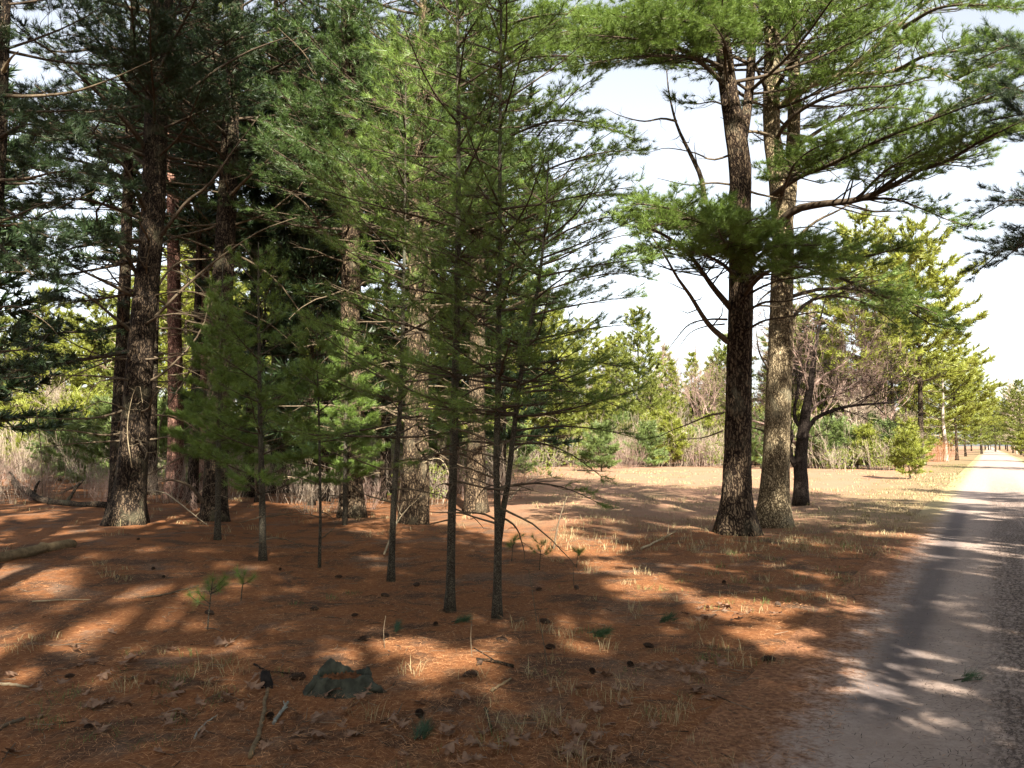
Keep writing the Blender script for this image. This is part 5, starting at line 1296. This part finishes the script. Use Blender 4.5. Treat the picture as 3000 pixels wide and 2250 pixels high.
stick('stick', 'light stick pointing up-right on the sunny needles below the stump', 'stick', [(1062, 1500), (1080, 1488), (1105, 1472)], .010, .007, 'tanstick', 11, .015)
stick('stick', 'short dark stick standing in the needles at bottom centre', 'stick', [(1048, 1540), (1055, 1560), (1062, 1582)], .010, .008, 'bark', 12)
stick('stick', 'dark twig beside leaves left of the rotten stump', 'stick', [(548, 1452), (575, 1465), (620, 1468), (655, 1466)], .008, .005, 'bark_black', 13)
stick('stick', 'pale twig forked on the sunny needles near the twin pine foot', 'stick', [(1385, 1180), (1420, 1170), (1460, 1155)], .018, .008, 'pale', 14, .03, [(.5, .4, .5, .5), (.7, 1.2, .4, .4)])
stick('stick', 'broken dark stick at the bottom left corner', 'stick', [(-10, 1585), (20, 1572), (52, 1560)], .012, .010, 'deadwood', 15)
stick('fallen_branch', 'tangle branch of dead twigs on the ground right of the thickest old pine', 'branch', [(300, 1080), (350, 1090), (400, 1110), (450, 1140)], .02, .008, 'pale', 16, .05, [(.2, 1.4, .8, .7), (.4, 2, .6, .8), (.6, .7, .7, .6), (.8, 1.8, .5, .5)], zs=(.15, .25, .15, 0))
stick('fallen_branch', 'pale dead branch propped in the sun left of the two-stemmed pine foot', 'branch', [(830, 1200), (860, 1160), (900, 1120)], .014, .006, 'pale', 17, .05, [(.3, 1.4, .8, .5), (.5, 2, .6, .5), (.7, .7, .7, .4)], zs=(0, .2, .4))
stick('fallen_branch', 'pale dead branch rising from the field edge right of the forked young pine', 'branch', [(1100, 1085), (1130, 1075), (1175, 1060)], .02, .008, 'pale', 18, .05, [(.3, .9, .8, .8), (.6, .4, .9, .7), (.7, 1.7, .7, .5)], zs=(0, .35, .6))

def stalk(dx, dy, dx2, dy2, label, seed, r=.006, m='deadwood', group='dry standing stalks'):
    rng = np.random.default_rng(seed + 900); b = gnd(dx, dy); Y = b[1]; p = np.array([[0, 0, -.03], (at((dx + dx2) / 2 + rng.normal(0, 3), (dy + dy2) / 2, Y) - b), at(dx2, dy2, Y) - b])
    g = Geo(); g.tube(resample(p, 16), r * (1 + .5 * (np.arange(16) % 2)) * np.linspace(1, .6, 16), 5)
    tag(g.build('dry_stalk', M[m], None, True, b), label, 'plant stalk', group)
stalk(1195, 1180, 1225, 1072, 'tall pale dry stalk leaning right in the sun beyond the forked young pine', 1, .013)
stalk(1183, 1440, 1163, 1330, 'thin beaded pale stalk standing in shade right of the forked young pine foot', 2, .0035)
stalk(1160, 1340, 1142, 1230, 'thin beaded stalk between forked young pine and low seedlings', 3, .0035)
stalk(1020, 1420, 1020, 1330, 'fine pale grass stalk before the straight young pine', 4, .003)
stalk(832, 1400, 833, 1330, 'fine pale grass stalk behind the sun patch by the stump', 5, .003)
stalk(92, 1078, 78, 880, 'tall thin leafless stem standing left of the thickest old pine', 6, .016, 'deadwood')
stalk(1240, 1260, 1238, 1215, 'short dry stalk in the sunny needles right of the low seedlings', 7, .004)

def flake():
    rng = np.random.default_rng(8); b = gnd(575, 1500)
    v = []; k = 9
    for z, s in [(0, 1), (.035, .95), (.06, .7)]:
        for i in range(k):
            a = i * 2 * pi / k; r = (.036 + .016 * cos(2 * a + 1)) * s * rng.uniform(.8, 1.15); v.append([r * cos(a), r * sin(a) * .8, z + rng.normal(0, .006) + .05 * (sin(a) > .2) * (z > 0)])
    q = [[r * k + i, r * k + (i + 1) % k, (r + 1) * k + (i + 1) % k, (r + 1) * k + i] for r in range(2) for i in range(k)]
    v.append([0, 0, .07]); t = [[2 * k + i, 2 * k + (i + 1) % k, 3 * k] for i in range(k)]
    g = Geo(); g.add(v, q, t); tag(g.build('bark_flake', M['blackbark'], None, False, b), 'upright black flake of bark at the upper end of the tan stick', 'bark')
flake()

# --- pine cones
def cone_mesh():
    g = Geo(); rng = np.random.default_rng(4); n = 11
    p = np.stack([np.linspace(-.05, .055, 10), np.zeros(10), np.zeros(10)], -1); g.tube(p, np.array([.006, .012, .015, .016, .016, .015, .013, .010, .007, .003]), 6)
    for i in range(90):
        t = i / 90; a = i * 2.4; x = -.045 + .095 * t; r = .030 * math.sin(pi * (.12 + .82 * t)) ** .7
        c = np.array([x, .008 * cos(a), .008 * sin(a)]); o = np.array([x + .012, r * cos(a), r * sin(a)]); s = np.array([0, -sin(a), cos(a)]) * .008
        g.add([c - s * .4, c + s * .4, o + s, o - s, o + np.array([.006, 0, 0])], [[0, 1, 2, 3]], [[3, 2, 4]])
    return g
crng = random.Random(5)
cone0 = None
CONES = [(805, 1382), (832, 1374), (782, 1390), (772, 1330), (872, 1268), (902, 1262), (945, 1338), (1190, 1398), (1005, 1390), (1080, 1385), (1165, 1270), (1245, 1275), (1268, 1277), (640, 1480), (590, 1560), (188, 1590), (190, 1588),
         (250, 1258), (350, 1262), (325, 1245), (355, 1216), (1030, 1440), (1018, 1464), (1360, 1440), (1440, 1332), (1180, 1350), (610, 1235), (455, 1335), (345, 1293), (1560, 1255), (1660, 1430), (1680, 1310), (1770, 1245),
         (960, 1310), (830, 1280), (150, 1465), (430, 1250), (905, 1560), (1275, 1455), (1395, 1395), (1500, 1370), (680, 1320), (730, 1240), (300, 1180), (120, 1160)]
for (dx, dy) in [q for i, q in enumerate(CONES) if i % 4]:
    p = gnd(dx + crng.uniform(-6, 6), dy + crng.uniform(-4, 4)); p[2] += .018
    rot = (crng.uniform(0, 6), crng.uniform(-.15, .15), crng.uniform(0, 6))
    if cone0 is None:
        cone0 = cone_mesh().build('pine_cone', M['cone'], None, True, p); cone0.rotation_euler = rot
        tag(cone0, 'dark open pine cone lying on the orange needles', 'pine cone', 'pine cones scattered on the forest floor')
    else: dup(cone0, p, rot=rot, sc=crng.uniform(.55, .95))

# --- oak leaves: lobed, curled blades with a stalk
def leaf_mesh(seed, curl):
    rng = np.random.default_rng(seed); n = 40; t = np.linspace(0, 1, n)
    lob = .36 * np.sin(pi * np.clip(t, 0, 1)) ** .6 * (.62 + .38 * np.cos(t * pi * 7.2 + .6)) + .01
    ax = t * .13
    rows = []
    for s in (-1, -.5, 0, .5, 1):
        yy = s * lob * .13 * (1 + .1 * rng.random())
        zz = curl * (yy / .05) ** 2 * .02 + .010 * np.sin(t * 5 + s) + curl * .02 * (t - .5) ** 2 * 4
        rows.append(np.stack([ax + .012 * abs(s) * np.sin(t * 20), yy, zz], -1))
    v = np.concatenate(rows); i = np.arange(4)[:, None] * n; j = np.arange(n - 1)[None]
    q = np.stack([i + j, i + j + 1, i + n + j + 1, i + n + j], -1).reshape(-1, 4)
    g = Geo(); g.add(v, q); g.tube(np.array([[-.035, 0, .004], [0, 0, .002], [.06, 0, .003], [.128, 0, .004]]), np.array([.0012, .0012, .001, .0005]), 4)
    return g
LEAVES = [(605, 1585), (570, 1350 + 160), (705, 1612), (640, 1640), (1290, 1465), (1330, 1570), (1215, 1545), (1285, 1530), (1270, 1590), (290, 1485), (330, 1500), (400, 1510), (480, 1520), (450, 1600), (700, 1520), (990, 1560), (950, 1600), (1000, 1610), (1120, 1560), (1080, 1590), (1150, 1600), (1200, 1640), (1100, 1630), (1310, 1630), (1360, 1520),
          (1550, 1310), (1570, 1318), (1590, 1330), (1530, 1340), (380, 1560), (200, 1500), (150, 1480), (560, 1480), (330, 1640), (560, 1640), (860, 1640), (830, 1600), (740, 1560), (1020, 1520), (1240, 1500), (1430, 1440), (1470, 1460), (1500, 1500), (1420, 1570), (1370, 1600), (1050, 1650), (900, 1540), (960, 1640), (270, 1440), (240, 1530), (80, 1560), (30, 1640), (1320, 1490), (1180, 1500), (1300, 1550), (1240, 1610)]
for i in range(90):
    c0 = crng.choice([(1240, 1600, 110, 50), (1480, 1460, 110, 40), (350, 1540, 260, 50), (900, 1600, 300, 45), (1560, 1320, 70, 25), (300, 1450, 200, 40)])
    LEAVES.append((c0[0] + crng.gauss(0, c0[2] * .6), min(c0[1] + crng.gauss(0, c0[3] * .7), 1650)))
lvs = []
for s in range(3):
    o = leaf_mesh(s, (.6, 1.1, -.5)[s]).build('oak_leaf', M['leaf'], None, True)
    tag(o, 'dry brown lobed oak leaf lying on the orange needles', 'leaf', 'fallen oak leaves'); lvs.append(o)
first = [True] * 3
for i, (dx, dy) in enumerate(LEAVES):
    p = gnd(dx, dy); p[2] += .02; rot = (crng.uniform(-.6, .6), crng.uniform(-.5, .5), crng.uniform(0, 6.28)); s = i % 3; sc = crng.uniform(.65, 1.15)
    if first[s]: lvs[s].location = p; lvs[s].rotation_euler = rot; first[s] = False
    else: dup(lvs[s], p, rot=rot, sc=sc)

# --- fresh green pine sprigs broken off and lying on the ground
def sprig(dx, dy, L, az, label, seed, n=10):
    rng = np.random.default_rng(seed + 700); b = gnd(dx, dy); b[2] += .02
    root = thing('pine_sprig', label, 'sprig', b, 'fresh green pine sprigs on the ground')
    p = bpath(np.zeros(3), az, .15, .05, L, rng, 8); g = Geo(); g.tube(p, np.linspace(.005, .003, 8), 5); g.build('stem', M['bark_young'], root, True)
    q, tg = interp(p, np.linspace(.3, 1, n)); N = Geo(); needles(N, q + rng.normal(0, .012, q.shape), nrm(tg + [0, 0, .25]), 34, .10, .0028, .42, rng, .2); N.build('needles', M['sprig'], root)
sprig(1268, 1372, .20, -.7, 'dark blue-green pine sprig lying in front of the young pines, tip toward the road', 1, 14)
sprig(905, 1612, .14, 1.4, 'fluffy dark green pine sprig near the bottom edge, right of the stump', 2, 12)
sprig(975, 1336, .16, .3, 'flat green pine sprig at the foot of the straight young pine', 3, 9)
sprig(1425, 1346, .12, .2, 'small green pine sprig on the sunny needles toward the road', 4, 8)
sprig(2060, 1476, .16, .1, 'small bright green pine sprig on the sandy road', 6, 5)
sprig(660, 1500, .14, .7, 'thin green sprig touching the left side of the stump', 7, 4)
sprig(850, 1360, .12, 1.2, 'small green sprig beside dark cones behind the stump', 8, 7)
